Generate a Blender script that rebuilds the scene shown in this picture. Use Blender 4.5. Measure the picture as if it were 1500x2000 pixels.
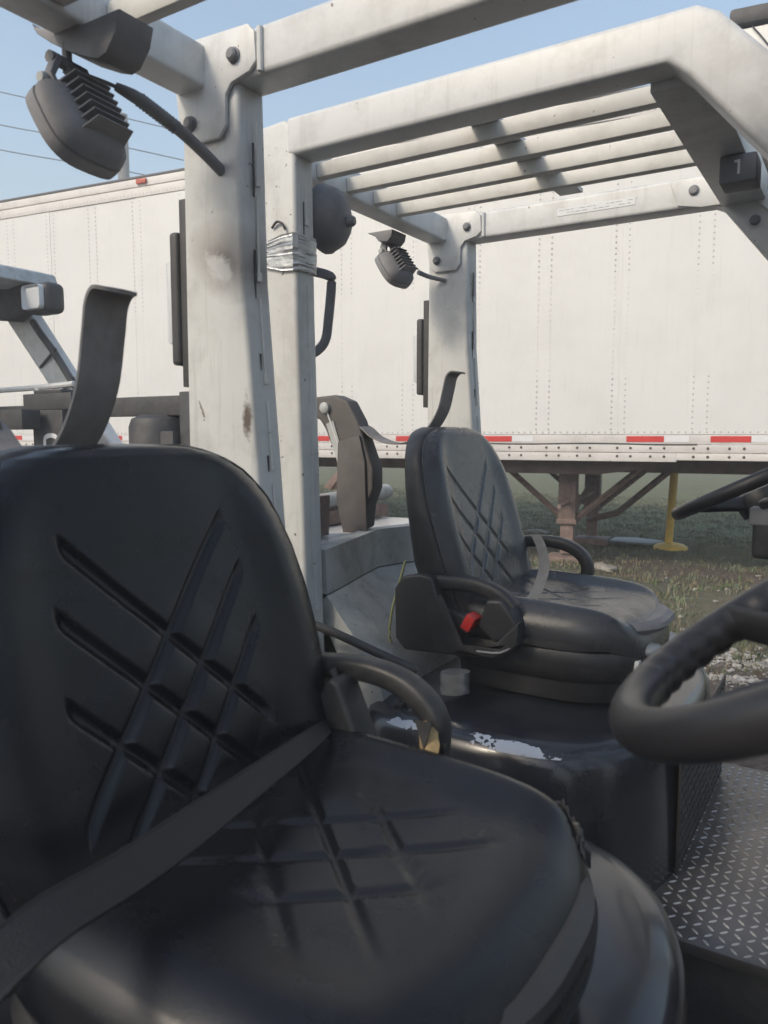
import bpy, bmesh, math, random
from mathutils import Vector, Matrix
R = math.radians
random.seed(7)
HAZE = .013
EYE = 1.4            # camera height over the yard; all coordinates below are relative to the eye height
for o in list(bpy.data.objects): bpy.data.objects.remove(o)
scene = bpy.context.scene
col = scene.collection

# ------------------------------------------------------------------ camera
cam_d = bpy.data.cameras.new('camera'); cam = bpy.data.objects.new('camera', cam_d); col.objects.link(cam)
cam_d.sensor_fit = 'HORIZONTAL'; cam_d.sensor_width = 36; cam_d.lens = 36.0
cam_d.clip_start = 0.02; cam_d.clip_end = 3000
A_, P_ = R(58), math.atan(150/1500)
d_ = Vector((-math.cos(A_), math.sin(A_), 0)); r_ = Vector((math.sin(A_), math.cos(A_), 0)); u_ = Vector((0, 0, 1))
fw = d_*math.cos(P_) - u_*math.sin(P_); u2 = d_*math.sin(P_) + u_*math.cos(P_)
M = Matrix((r_, u2, -fw)).transposed().to_4x4(); M.translation = Vector((0, 0, EYE))
cam.matrix_world = M
scene.camera = cam
cam_d.dof.use_dof = True; cam_d.dof.focus_distance = 2.6; cam_d.dof.aperture_fstop = 9.0

# ------------------------------------------------------------------ light
SUN_EL, SUN_AZ = R(38), R(-112)       # direction the sun stands in (azimuth from +X), behind the camera
w = bpy.data.worlds.new('World'); scene.world = w; w.use_nodes = True
nt = w.node_tree; bg = nt.nodes['Background']
sky = nt.nodes.new('ShaderNodeTexSky'); sky.sky_type = 'NISHITA'; sky.sun_disc = False
sky.sun_elevation = SUN_EL; sky.sun_rotation = math.pi/2 - SUN_AZ
sky.air_density = 1.5; sky.dust_density = 2.4; sky.ozone_density = 1.0
nt.links.new(sky.outputs[0], bg.inputs[0]); bg.inputs[1].default_value = 0.15
sun_d = bpy.data.lights.new('sun', 'SUN'); sun = bpy.data.objects.new('sun', sun_d); col.objects.link(sun)
sun_d.energy = 1.3; sun_d.angle = R(10); sun_d.color = (1.0, 0.88, 0.72)
sd = Vector((math.cos(SUN_EL)*math.cos(SUN_AZ), math.cos(SUN_EL)*math.sin(SUN_AZ), math.sin(SUN_EL)))
sun.rotation_euler = sd.to_track_quat('Z', 'Y').to_euler(); sun.location = (0, -6, 9)
vs = scene.view_settings
vs.view_transform = 'Standard'; vs.look = 'None'; vs.gamma = 1; vs.use_curve_mapping = False; vs.exposure = 0.66

# ------------------------------------------------------------------ materials
def mat(name, base=(.5,.5,.5), rough=.5, metal=0., var=0., vscale=6., bump=0., bscale=60., dirt=None, dscale=9., damt=.5,
        chips=None, cscale=70., cth=.70, streak=None, spec=.5, coat=0., rvar=0., emis=None):
    m = bpy.data.materials.new(name); m.use_nodes = True; t = m.node_tree; N = t.nodes; L = t.links
    b = N['Principled BSDF']
    b.inputs['Base Color'].default_value = (*base, 1); b.inputs['Roughness'].default_value = rough
    b.inputs['Metallic'].default_value = metal; b.inputs['Specular IOR Level'].default_value = spec
    b.inputs['Coat Weight'].default_value = coat; b.inputs['Coat Roughness'].default_value = .12
    tc = N.new('ShaderNodeTexCoord').outputs['Object']
    def noise(scale, det=5, rgh=.6, vec=None):
        n = N.new('ShaderNodeTexNoise'); n.inputs['Scale'].default_value = scale; n.inputs['Detail'].default_value = det
        n.inputs['Roughness'].default_value = rgh; L.new(vec or tc, n.inputs['Vector']); return n.outputs['Fac']
    def ramp(f, a, bb):
        r = N.new('ShaderNodeMapRange'); r.inputs['From Min'].default_value = a; r.inputs['From Max'].default_value = bb
        L.new(f, r.inputs['Value']); return r.outputs['Result']
    def mix(f, c1, c2, fac=1.):
        x = N.new('ShaderNodeMix'); x.data_type = 'RGBA'
        if fac != 1.:
            mm = N.new('ShaderNodeMath'); mm.operation = 'MULTIPLY'; mm.inputs[1].default_value = fac; L.new(f, mm.inputs[0]); f = mm.outputs[0]
        L.new(f, x.inputs['Factor'])
        if isinstance(c1, tuple): x.inputs[6].default_value = (*c1, 1)
        else: L.new(c1, x.inputs[6])
        if isinstance(c2, tuple): x.inputs[7].default_value = (*c2, 1)
        else: L.new(c2, x.inputs[7])
        return x.outputs[2]
    c = base
    if var: c = mix(ramp(noise(vscale), .3, .7), tuple(v*(1-var) for v in base), tuple(min(1, v*(1+var)) for v in base))
    if dirt: c = mix(ramp(noise(dscale, 8, .7), .48, .72), c, dirt, damt)
    if streak:
        mp = N.new('ShaderNodeMapping'); mp.inputs['Scale'].default_value = (30, 30, 1.6); L.new(tc, mp.inputs[0])
        c = mix(ramp(noise(1.5, 5, .7, mp.outputs[0]), .55, .8), c, streak, .6)
    if chips: c = mix(ramp(noise(cscale, 3, .6), cth, cth+.02), c, chips)
    if c is not base: L.new(c, b.inputs['Base Color'])
    if rvar:
        mr = N.new('ShaderNodeMapRange'); mr.inputs['From Min'].default_value = .3; mr.inputs['From Max'].default_value = .7
        mr.inputs['To Min'].default_value = max(.05, rough-rvar); mr.inputs['To Max'].default_value = min(1, rough+rvar)
        L.new(noise(14, 6, .65), mr.inputs['Value']); L.new(mr.outputs[0], b.inputs['Roughness'])
    if bump:
        bp = N.new('ShaderNodeBump'); bp.inputs['Strength'].default_value = bump; bp.inputs['Distance'].default_value = .004
        L.new(noise(bscale, 6, .6), bp.inputs['Height']); L.new(bp.outputs[0], b.inputs['Normal'])
    if emis: b.inputs['Emission Color'].default_value = (*emis, 1); b.inputs['Emission Strength'].default_value = 1
    m['kit'] = 1
    return m

WHITE = mat('forklift_grey_paint', (.61,.615,.605), .40, var=.05, vscale=3, dirt=(.34,.33,.31), damt=.5, dscale=9, chips=(.15,.11,.09), cscale=48, cth=.715, streak=(.36,.36,.34), bump=.12, bscale=40)
CREAMB = mat('forklift_cream_bars', (.60,.59,.55), .45, var=.06, vscale=4, dirt=(.36,.34,.30), damt=.5, dscale=10, chips=(.15,.11,.09), cscale=50, cth=.71)
WHITE2 = mat('forklift_grey_paint_scuffed', (.60,.605,.59), .45, var=.06, vscale=5, dirt=(.28,.26,.24), damt=.42, dscale=7, chips=(.12,.10,.09), cscale=46, cth=.70, streak=(.30,.29,.27), bump=.15, bscale=60)
GREYB = mat('weathered_grey_steel', (.42,.435,.43), .5, var=.2, vscale=9, dirt=(.20,.20,.19), damt=.7, dscale=11, chips=(.05,.05,.05), cscale=90, cth=.69, bump=.25, bscale=50)
PLAST = mat('black_plastic', (.022,.023,.026), .46, var=.15, vscale=15, bump=.15, bscale=260, rvar=.08, dirt=(.10,.095,.09), damt=.35, dscale=20)
VEILED = mat('veil_lifted_black_plastic', (.20,.20,.21), .6, var=.15, vscale=20, bump=.15, bscale=200)  # black plastic lightened to grey, standing in for a veil of glare
FADED2 = mat('matt_black_lever', (.028,.029,.033), .5, var=.15, vscale=20, bump=.15, bscale=200)
STRAPM = mat('rusty_veil_lifted_strap', (.24,.225,.22), .6, var=.15, vscale=25, dirt=(.12,.085,.065), damt=.4, dscale=18, bump=.12, bscale=120)  # strap's black raised to grey in place of glare, rust over it
VINYL = mat('black_vinyl', (.007,.0085,.012), .25, var=.2, vscale=8, bump=.12, bscale=520, rvar=.06, dirt=(.034,.033,.031), damt=.25, dscale=3, spec=.42)
VINYL_HAZED = mat('haze_lightened_vinyl', (.045,.047,.052), .24, var=.15, vscale=5, bump=.14, bscale=520, rvar=.08, dirt=(.12,.117,.112), damt=.35, dscale=3)  # far seat's vinyl, haze and sheen put into a lighter colour
GLOSS = mat('navy_black_hood', (.016,.019,.028), .22, var=.2, vscale=6, dirt=(.06,.06,.062), damt=.35, dscale=10, rvar=.1, coat=.4)
RUBBER = mat('steering_rubber', (.018,.018,.021), .38, var=.15, bump=.12, bscale=300, rvar=.06)
WEB = mat('seat_webbing', (.009,.009,.012), .55, var=.1, vscale=60, bump=.4, bscale=500)
WEBG = mat('dusty_seat_webbing', (.26,.25,.24), .8, var=.12, vscale=60, bump=.4, bscale=500)
RED = mat('red_button', (.55,.03,.025), .4, dirt=(.2,.02,.02), dscale=60)
WORN_LIT = mat('worn_lit_vinyl_edge', (.19,.165,.135), .6, var=.4, vscale=40, bump=.3, bscale=120)
FOAM = mat('torn_foam', (.34,.25,.13), .95, var=.35, vscale=60, bump=.8, bscale=120)
FLAKE = mat('peeled_white_paint', (.62,.66,.72), .6, var=.1)
RUST = mat('rusty_brown_steel', (.25,.18,.155), .7, var=.3, vscale=20, dirt=(.07,.05,.045), dscale=15, bump=.4, bscale=60)
STEELD = mat('dark_steel', (.05,.05,.053), .55, var=.3, vscale=12, bump=.3, bscale=60, dirt=(.10,.09,.08), dscale=14)
LENS = mat('clear_ribbed_lens', (.62,.64,.66), .18, spec=.7)
TAPE = mat('silver_duct_tape', (.38,.39,.40), .25, metal=.7, var=.12, vscale=30, bump=.6, bscale=45)
TAPEW = mat('wrinkled_pale_tape', (.31,.315,.30), .3, var=.15, vscale=20, bump=.5, bscale=40)
TREAD = mat('tread_plate_steel', (.14,.132,.13), .38, metal=.6, var=.3, vscale=7, rvar=.1, bump=.1, bscale=80)
RISER_SHADED = mat('shade_dark_riser_mat', (.035,.033,.033), .45, var=.3, vscale=8, rvar=.1)  # riser near-black: the shade on it is put into the colour
TREADP = mat('pale_tread_bars', (.50,.48,.46), .38, metal=.5, var=.3, vscale=7, rvar=.08)  # tread bars, paler than the plate under them
CREAM = mat('cream_panel', (.42,.40,.37), .55, var=.12, vscale=14, dirt=(.2,.18,.16), dscale=20, bump=.2)
TRW = mat('trailer_white_sheet', (.745,.74,.72), .42, var=.025, vscale=1.3, dirt=(.62,.61,.58), damt=.35, dscale=2.2, streak=(.62,.61,.58), bump=.5, bscale=2.2)
TRR = mat('trailer_aluminium_rail', (.72,.69,.66), .45, var=.05, vscale=3, dirt=(.45,.42,.38), damt=.45, dscale=5, chips=(.4,.36,.32), cscale=40, cth=.70, bump=.1)
TRTOP = mat('trailer_dark_top_edge', (.10,.10,.11), .5)
RIVM = mat('rivet_grey', (.50,.50,.49), .4, metal=.3)
BOLTM = mat('rusty_bolt', (.13,.11,.10), .5, metal=.4)
TRED = mat('red_reflector_tape', (.62,.06,.055), .35, var=.08)
TWHT = mat('white_reflector_tape', (.78,.78,.79), .3, var=.05)
MARKER = mat('red_marker_lamp', (.50,.10,.06), .3)
TRUND = mat('trailer_underside_steel', (.17,.125,.11), .8, var=.3, vscale=8, bump=.3)
TYRE = mat('tyre_rubber', (.03,.03,.03), .85, bump=.4, bscale=30, dirt=(.1,.085,.07))
YELLOW = mat('yellow_paint', (.90,.62,.12), .5, var=.08, vscale=8, dirt=(.40,.25,.05), damt=.4, dscale=20, bump=.1)
WOOD = mat('weathered_pole_wood', (.20,.19,.175), .9, var=.25, vscale=4)
WIREM = mat('power_line', (.09,.10,.12), .6)
FENCEM = mat('galvanised_fence', (.42,.43,.43), .5, metal=.4)
STICK = mat('label_white', (.66,.67,.68), .4, var=.05, vscale=40)
INK = mat('label_ink', (.32,.33,.35), .6)
WPAINT = mat('white_letter_paint', (.75,.75,.74), .5)
ORNG = mat('yellow_green_hose', (.22,.24,.12), .55, dirt=(.15,.14,.08), dscale=60)
BLUEG = mat('pale_blue_paint', (.22,.26,.29), .5, dirt=(.3,.3,.3))
STONE = mat('pale_gravel', (.29,.27,.24), .9, var=.3, vscale=9, bump=.4)
WEATHTOP = mat('weathered_roof_grey', (.40,.43,.44), .6, var=.2, vscale=12, dirt=(.2,.19,.18), dscale=20)

# ------------------------------------------------------------------ mesh building
class MB:
    def __init__(s): s.v = []; s.f = []; s.m = []
    def add(s, vs, fs, mi=0):
        n = len(s.v); s.v += [tuple(v) for v in vs]; s.f += [tuple(i+n for i in f) for f in fs]; s.m += [mi]*len(fs)
        return s
    def bm(s, bm, mi=0):
        bm.verts.ensure_lookup_table(); bm.verts.index_update()
        s.add([v.co[:] for v in bm.verts], [[v.index for v in f.verts] for f in bm.faces], mi); bm.free(); return s
    def box(s, x0, x1, y0, y1, z0, z1, bev=0., seg=2, mi=0, mtx=None):
        b = bmesh.new(); bmesh.ops.create_cube(b, size=1)
        for v in b.verts: v.co = ((x0+x1)/2+v.co.x*(x1-x0), (y0+y1)/2+v.co.y*(y1-y0), (z0+z1)/2+v.co.z*(z1-z0))
        if bev: bmesh.ops.bevel(b, geom=b.edges[:], offset=bev, segments=seg, profile=.6, affect='EDGES')
        if mtx is not None: bmesh.ops.transform(b, matrix=mtx, verts=b.verts[:])
        return s.bm(b, mi)
    def prism(s, poly, axis, a, b_, bev=0., seg=2, mi=0, mtx=None):
        b = bmesh.new()
        def P(p, h): return {'y': (p[0], h, p[1]), 'x': (h, p[0], p[1]), 'z': (p[0], p[1], h)}[axis]
        v0 = [b.verts.new(P(p, a)) for p in poly]; v1 = [b.verts.new(P(p, b_)) for p in poly]
        b.faces.new(v0); b.faces.new(v1[::-1])
        n = len(poly)
        for i in range(n): b.faces.new((v0[i], v1[i], v1[(i+1) % n], v0[(i+1) % n]))
        bmesh.ops.recalc_face_normals(b, faces=b.faces[:])
        if bev:
            ed = [e for e in b.edges if e.calc_face_angle(0) > .5]
            bmesh.ops.bevel(b, geom=ed, offset=bev, segments=seg, profile=.6, affect='EDGES')
        bmesh.ops.triangulate(b, faces=[f for f in b.faces if len(f.verts) > 4])
        if mtx is not None: bmesh.ops.transform(b, matrix=mtx, verts=b.verts[:])
        return s.bm(b, mi)
    def loft(s, loops, cap=True, closed=True, mi=0):
        n = len(loops[0]); vs = [p for l in loops for p in l]; fs = []
        for i in range(len(loops)-1):
            for j in range(n if closed else n-1):
                k = (j+1) % n; fs.append((i*n+j, i*n+k, (i+1)*n+k, (i+1)*n+j))
        if cap and closed:
            for li, rev in ((0, True), (len(loops)-1, False)):
                c = Vector((0, 0, 0))
                for p in loops[li]: c += Vector(p)
                vs.append(tuple(c/n)); ci = len(vs)-1
                for j in range(n):
                    k = (j+1) % n; f = (li*n+j, li*n+k, ci)
                    fs.append(f[::-1] if rev else f)
        return s.add(vs, fs, mi)
    def tube(s, pts, r, seg=10, ry=None, up=(0, 0, 1), smooth=3, closed=False, mi=0, sq=2., cap=True):
        pts = [Vector(p) for p in pts]
        if smooth and len(pts) > 2: pts = catmull(pts, smooth, closed)
        n = len(pts); loops = []; up = Vector(up)
        for i, p in enumerate(pts):
            a = pts[(i-1) % n] if (closed or i > 0) else p; b = pts[(i+1) % n] if (closed or i < n-1) else p
            t = (b-a).normalized(); sx = t.cross(up)
            if sx.length < 1e-4: sx = t.cross(Vector((1, 0, 0)))
            sx.normalize(); sy = sx.cross(t).normalized()
            rr = r(i/(n-1)) if callable(r) else r
            r2 = (ry(i/(n-1)) if callable(ry) else ry) if ry else rr
            L = []
            for k in range(seg):
                a_ = 2*math.pi*k/seg; c, q = math.cos(a_), math.sin(a_)
                c = math.copysign(abs(c)**(2/sq), c); q = math.copysign(abs(q)**(2/sq), q)
                L.append(p+sx*(c*rr)+sy*(q*r2))
            loops.append(L)
        if closed: loops.append(loops[0])
        return s.loft(loops, cap=cap and not closed, mi=mi)
    def lathe(s, prof, org=(0, 0, 0), axis=(0, 0, 1), seg=24, mi=0):
        q = Vector((0, 0, 1)).rotation_difference(Vector(axis).normalized()); o = Vector(org)
        loops = [[o+q @ Vector((max(rr, 1e-4)*math.cos(2*math.pi*k/seg), max(rr, 1e-4)*math.sin(2*math.pi*k/seg), h)) for k in range(seg)] for rr, h in prof]
        return s.loft(loops, mi=mi)
    def sheet(s, pts_top, pts_bot):            # closed slab between two equally long rows
        return s
def catmull(p, k, closed=False):
    out = []; n = len(p)
    for i in range(n if closed else n-1):
        g = lambda j: p[j % n] if closed else p[max(0, min(n-1, j))]
        a, b, c, d = g(i-1), g(i), g(i+1), g(i+2)
        for j in range(k):
            t = j/k
            out.append(.5*((2*b)+(-a+c)*t+(2*a-5*b+4*c-d)*t*t+(-a+3*b-3*c+d)*t**3))
    if not closed: out.append(p[-1])
    return out

ROOT = {}
def thing(name, label, cat, org, group=None):
    o = bpy.data.objects.new(name, None); col.objects.link(o); o.empty_display_size = .1
    o.location = (org[0], org[1], org[2]+EYE); o['label'] = label; o['category'] = cat
    if group: o['group'] = group
    ROOT[o.name] = Vector(org); return o
def mesh_of(name, mb, mats, org, smooth=40):
    me = bpy.data.meshes.new(name)
    me.from_pydata([(v[0]-org[0], v[1]-org[1], v[2]-org[2]) for v in mb.v], [], mb.f); me.update()
    for m in (mats if isinstance(mats, (list, tuple)) else [mats]): me.materials.append(m)
    if isinstance(mats, (list, tuple)): me.polygons.foreach_set('material_index', mb.m)
    b = bmesh.new(); b.from_mesh(me); bmesh.ops.recalc_face_normals(b, faces=b.faces[:]); b.to_mesh(me); b.free()
    if smooth:
        me.polygons.foreach_set('use_smooth', [True]*len(me.polygons)); me.set_sharp_from_angle(angle=R(smooth))
    return me
def rootorg(p):
    while p.parent: p = p.parent
    return ROOT[p.name]
def part(name, mb, m, parent, label=None, kind=None, smooth=40):
    o = bpy.data.objects.new(name, mesh_of(name, mb, m, rootorg(parent), smooth)); col.objects.link(o); o.parent = parent
    if label: o['label'] = label
    if kind: o['kind'] = kind
    return o
def single(name, mb, m, label, cat, org, group=None, smooth=40):
    o = bpy.data.objects.new(name, mesh_of(name, mb, m, org, smooth)); col.objects.link(o)
    o.location = (org[0], org[1], org[2]+EYE); o['label'] = label; o['category'] = cat
    if group: o['group'] = group
    ROOT[o.name] = Vector(org); return o
def struct(name, mb, m, kind='structure', smooth=40):
    o = bpy.data.objects.new(name, mesh_of(name, mb, m, (0, 0, 0), smooth)); col.objects.link(o); o.location = (0, 0, EYE)
    o['kind'] = kind; return o
def copy_tree(o, parent=None):
    c = o.copy(); col.objects.link(c)
    if parent: c.parent = parent
    for ch in list(o.children): copy_tree(ch, c)
    return c

# ================================================================== GROUND
def gz(x, y):
    t = max(0, min(1, (y-4.6)/1.8)); t = t*t*(3-2*t)
    h = -1.4+.20*t
    h += .018*math.sin(x*2.3+y*1.1)*math.sin(y*2.9-x*.7) + .012*math.sin(x*7.1+1.3)*math.sin(y*6.3)
    if 5.2 < y < 7.2: h += .035*math.sin((y-5.2)/2*math.pi)*(.5+.5*math.sin(x*1.9+.6))
    return h
def axis_pts():
    xs = [-400, -200, -100, -60, -40, -30] + [-24+i*.8 for i in range(12)] + [-14.4+i*.3 for i in range(32)] + [-4.8+i*.08 for i in range(75)] + [1.4+i*.8 for i in range(12)] + [20, 60, 200, 400]
    ys = [-400, -200, -100, -30, -10, -4, -1, 0, 1, 2, 3] + [3.4+i*.08 for i in range(80)] + [9.9+i*.4 for i in range(30)] + [24, 30, 40, 60, 100, 200, 400]
    return xs, ys
xs, ys = axis_pts()
g = MB(); vs_ = []; rnd = random.Random(3)
for y in ys:
    for x in xs:
        n = rnd.uniform(-.008, .008) if (-5 < x < 1.5 and 3.3 < y < 10) else 0
        vs_.append((x, y, gz(x, y)+n))
nx = len(xs)
g.add(vs_, [(j*nx+i, j*nx+i+1, (j+1)*nx+i+1, (j+1)*nx+i) for j in range(len(ys)-1) for i in range(nx-1)])
def ground_mat():
    m = bpy.data.materials.new('yard_ground'); m.use_nodes = True; t = m.node_tree; N = t.nodes; L = t.links; b = N['Principled BSDF']
    b.inputs['Roughness'].default_value = .95; b.inputs['Specular IOR Level'].default_value = .15
    geo = N.new('ShaderNodeNewGeometry').outputs['Position']; sp = N.new('ShaderNodeSeparateXYZ'); L.new(geo, sp.inputs[0])
    def noise(sc, det=6, rg=.65):
        n = N.new('ShaderNodeTexNoise'); n.inputs['Scale'].default_value = sc; n.inputs['Detail'].default_value = det; n.inputs['Roughness'].default_value = rg; L.new(geo, n.inputs['Vector']); return n.outputs['Fac']
    def mr(f, a, c, lo=0, hi=1):
        r = N.new('ShaderNodeMapRange'); r.inputs['From Min'].default_value = a; r.inputs['From Max'].default_value = c
        r.inputs['To Min'].default_value = lo; r.inputs['To Max'].default_value = hi; L.new(f, r.inputs['Value']); return r.outputs[0]
    def mix(f, a, c):
        x = N.new('ShaderNodeMix'); x.data_type = 'RGBA'; L.new(f, x.inputs['Factor'])
        for k, v in ((6, a), (7, c)):
            if isinstance(v, tuple): x.inputs[k].default_value = (*v, 1)
            else: L.new(v, x.inputs[k])
        return x.outputs[2]
    def math_(op, a, c):
        q = N.new('ShaderNodeMath'); q.operation = op
        for k, v in ((0, a), (1, c)):
            if isinstance(v, (int, float)): q.inputs[k].default_value = v
            else: L.new(v, q.inputs[k])
        return q.outputs[0]
    dirt = mix(mr(noise(22), .35, .65), (.11, .088, .074), (.25, .21, .18))
    dirt = mix(mr(noise(5), .55, .7), dirt, (.15, .105, .082))
    dirt = mix(mr(noise(70, 3), .66, .72), dirt, (.27, .25, .22))
    grass = mix(mr(noise(30), .3, .7), (.12, .135, .088), (.22, .23, .155))
    far = mix(mr(noise(11), .3, .7), (.16, .175, .095), (.28, .285, .175)); grass = mix(mr(sp.outputs['Y'], 7.6, 9.0), grass, far)  # farther grass colour lightened to offset the trailer's shadow
    grass = mix(mr(noise(2.2), .48, .68), grass, (.20, .18, .12))
    yy = math_('ADD', sp.outputs['Y'], mr(noise(1.3), 0, 1, -1.0, 1.0))
    g1 = mr(yy, 7.3, 8.1)
    g2 = math_('MULTIPLY', mr(yy, 5.0, 5.4), mr(yy, 6.9, 6.2))
    gm = math_('MAXIMUM', g1, math_('MULTIPLY', g2, .75))
    gm = math_('MULTIPLY', gm, mr(noise(9), .22, .45, .35, 1))
    c = mix(gm, dirt, grass)
    L.new(c, b.inputs['Base Color'])
    bp = N.new('ShaderNodeBump'); bp.inputs['Strength'].default_value = .9; bp.inputs['Distance'].default_value = .05
    L.new(noise(40, 8, .7), bp.inputs['Height']); L.new(bp.outputs[0], b.inputs['Normal'])
    return m
struct('ground', g, ground_mat())

# grass (one mass) : tufts of blades
def grass(name, n, x0, x1, y0, y1, hmin, hmax, cols, dens):
    b = MB(); rr = random.Random(11)
    k = 0
    while k < n:
        x = rr.uniform(x0, x1); y = rr.uniform(y0, y1)
        if rr.random() > dens(x, y): k += 1; continue
        z = gz(x, y); mi = rr.choice(range(len(cols)))
        for _ in range(rr.randint(3, 6)):
            a = rr.uniform(0, 6.28); h = rr.uniform(hmin, hmax); w_ = rr.uniform(.003, .007)
            bx, by = x+rr.uniform(-.03, .03), y+rr.uniform(-.03, .03); lx, ly = math.cos(a)*h*.5, math.sin(a)*h*.5
            px, py = -math.sin(a)*w_, math.cos(a)*w_
            b.add([(bx-px, by-py, z-.01), (bx+px, by+py, z-.01), (bx+lx*.4+px*.7, by+ly*.4+py*.7, z+h*.6), (bx+lx*.4-px*.7, by+ly*.4-py*.7, z+h*.6), (bx+lx, by+ly, z+h)],
                  [(0, 1, 2, 3), (3, 2, 4)], mi)
        k += 1
    struct(name, b, cols, 'stuff', smooth=0)
G1 = mat('grass_green', (.16,.18,.115), .8, var=.4, vscale=3); G2 = mat('grass_olive', (.20,.205,.145), .8, var=.4, vscale=3)
G3 = mat('grass_dry', (.22,.19,.115), .9, var=.3, vscale=3); G4 = mat('grass_bright', (.15,.20,.09), .8, var=.3, vscale=3)
def dens_far(x, y): return .95 if y > 7.6 else .35
grass('field_grass', 24000, -14, 0.4, 7.2, 15, .012, .035, [G1, G1, G2, G3], dens_far)
def dens_near(x, y):
    s = math.sin(x*3.1+y*1.7)*math.sin(y*3.7-x*2.2)
    base = .75 if 5.15 < y < 6.1 else (.30 if y < 7.0 else .2)
    return max(.02, base*(.5+.7*s)) if y > 4.8 else .03
grass('weeds', 15000, -3.2, 0.6, 4.3, 7.6, .012, .05, [G1, G2, G4, G3, G3], dens_near)
# gravel
st = MB(); rr = random.Random(5)
for k in range(2700):
    if k < 1500: x, y = rr.uniform(-1.6, .6), rr.gauss(5.05, .10)
    elif k < 2300: x, y = rr.uniform(-1.6, .6), rr.gauss(4.72, .05)
    else: x, y = rr.uniform(-3, .8), rr.uniform(3.2, 7.6)
    s_ = rr.choice([.006, .009, .012, .016]) * rr.uniform(.7, 1.5)
    if rr.random() < .01: s_ *= 2.2
    b = bmesh.new(); bmesh.ops.create_icosphere(b, subdivisions=1, radius=1)
    f = [rr.uniform(.6, 1.4) for _ in range(3)]
    for v in b.verts: v.co = Vector((v.co.x*s_*f[0], v.co.y*s_*f[1], v.co.z*s_*.6*f[2]))*rr.uniform(.8, 1.15)+Vector((x, y, gz(x, y)+s_*.25))
    st.bm(b, rr.choice([0, 0, 1]))
struct('gravel', st, [STONE, CREAM], 'stuff', smooth=0)
for i, (x, y, s_, lab) in enumerate(((-3.35, 8.9, .16, 'pale flat stone lying in the grass left of the yellow stand'), (-1.95, 6.75, .15, 'broad flat pale rock at the edge of the bare dirt behind the far seat'), (-.48, 5.02, .07, 'whitish lump of rock in the gravel line inside the near steering wheel'))):
    b = bmesh.new(); bmesh.ops.create_icosphere(b, subdivisions=3, radius=1)
    for v in b.verts:
        n = 1+.18*math.sin(v.co.x*5+i)*math.cos(v.co.y*4)+.1*math.sin(v.co.z*9+v.co.x*7)
        v.co = Vector((x+v.co.x*s_*n, y+v.co.y*s_*.6*n, gz(x, y)+v.co.z*s_*.3*n+s_*.06))
    single('rock', MB().bm(b), STONE, lab, 'rock', (x, y, gz(x, y)))

# ================================================================== TRAILER
TA = math.atan2(.134, .991); T0 = Vector((-5.99, 5.849, 0)); TD = Vector((math.cos(TA), math.sin(TA), 0)); TN = Vector((-math.sin(TA), math.cos(TA), 0))
def tw(t, n, z): return T0+TD*t+TN*n+Vector((0, 0, z))
TM = Matrix(((TD.x, TN.x, 0, T0.x), (TD.y, TN.y, 0, T0.y), (0, 0, 1, 0), (0, 0, 0, 1)))
t_org = tw(0, 1.3, -1.2)
tr = thing('semi_trailer', 'long white box semi trailer with riveted side parked behind the forklifts', 'trailer', t_org)
TL, TR_ = -9.0, 6.6
seams = [3.66+.6245*k for k in range(-21, 5)]
edges = [TL]+[s for s in seams if TL < s < TR_]+[TR_]
sheets = edges[::2]
if sheets[-1] != TR_: sheets.append(TR_)
for i in range(len(sheets)-1):          # two-post wide side sheets, lapped 3 mm
    a, b = sheets[i], sheets[i+1]; off = .003*(i % 2)
    m = MB().box(a+.0006, b-.0006, .0-off, .03, .008, 2.50, 0, mtx=TM); part('side_panel', m, TRW, tr, smooth=0)
m = MB().box(TL, TR_, .031, 2.6, -.05, 2.62, mtx=TM); part('cargo_box', m, TRW, tr, smooth=0)
m = MB().box(TL, TR_, -.012, .03, 2.503, 2.60, .004, mtx=TM).box(TL, TR_, -.020, .03, 2.603, 2.685, .006, mtx=TM); part('top_rail', m, TRR, tr)
m = MB().box(TL, TR_, -.024, 2.62, 2.688, 2.712, .004, mtx=TM); part('roof_edge', m, TRTOP, tr)
m = MB().box(TL, TR_, -.010, .03, -.072, .004, .002, mtx=TM).box(TL, TR_, -.018, .03, -.14, -.075, .004, mtx=TM).box(TL, 4.75, -.014, .03, -.215, -.143, .004, mtx=TM).box(4.75, TR_, -.014, .03, -.200, -.143, .004, mtx=TM)
part('bottom_rail', m, TRR, tr)
# scuffed rub strip on the rail
m = MB().tube([tw(t, -.016, -.072+.004*math.sin(t*5)) for t in [2.95+.13*k for k in range(16)]], .007, 6, smooth=0); part('rub_strip', m, STEELD, tr)
def dome(mb, c, r, n, h=.5, seg=6, mi=0):
    n = Vector(n).normalized(); a = n.orthogonal().normalized(); b = n.cross(a); c = Vector(c)
    vs = [c+(a*math.cos(2*math.pi*k/seg)+b*math.sin(2*math.pi*k/seg))*r for k in range(seg)]+[c+n*(r*h*.8)+(a*math.cos(2*math.pi*k/seg)+b*math.sin(2*math.pi*k/seg))*r*.6 for k in range(seg)]
    mb.add(vs, [(k, (k+1) % seg, seg+(k+1) % seg, seg+k) for k in range(seg)]+[tuple(range(seg, 2*seg))], mi)
rv = MB(); rv2 = MB(); fc = -TN
for s in seams:
    for ds in (-.053, .053):
        zt = .05
        while zt < 2.48:
            big = zt < .46 or zt > 1.28
            dome(rv if big else rv2, tw(s+ds, -.003, zt), .0075 if big else .0062, fc); zt += .0455
tt = TL+.03
while tt < TR_:
    dome(rv, tw(tt, -.003, .024), .0075, fc); dome(rv, tw(tt, -.012, 2.53), .007, fc); tt += .052
part('rivets', rv, RIVM, tr, kind='stuff', smooth=0); part('painted_rivets', rv2, TRW, tr, kind='stuff', smooth=0)
bo = MB(); t = TL+.2; k = 0
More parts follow.
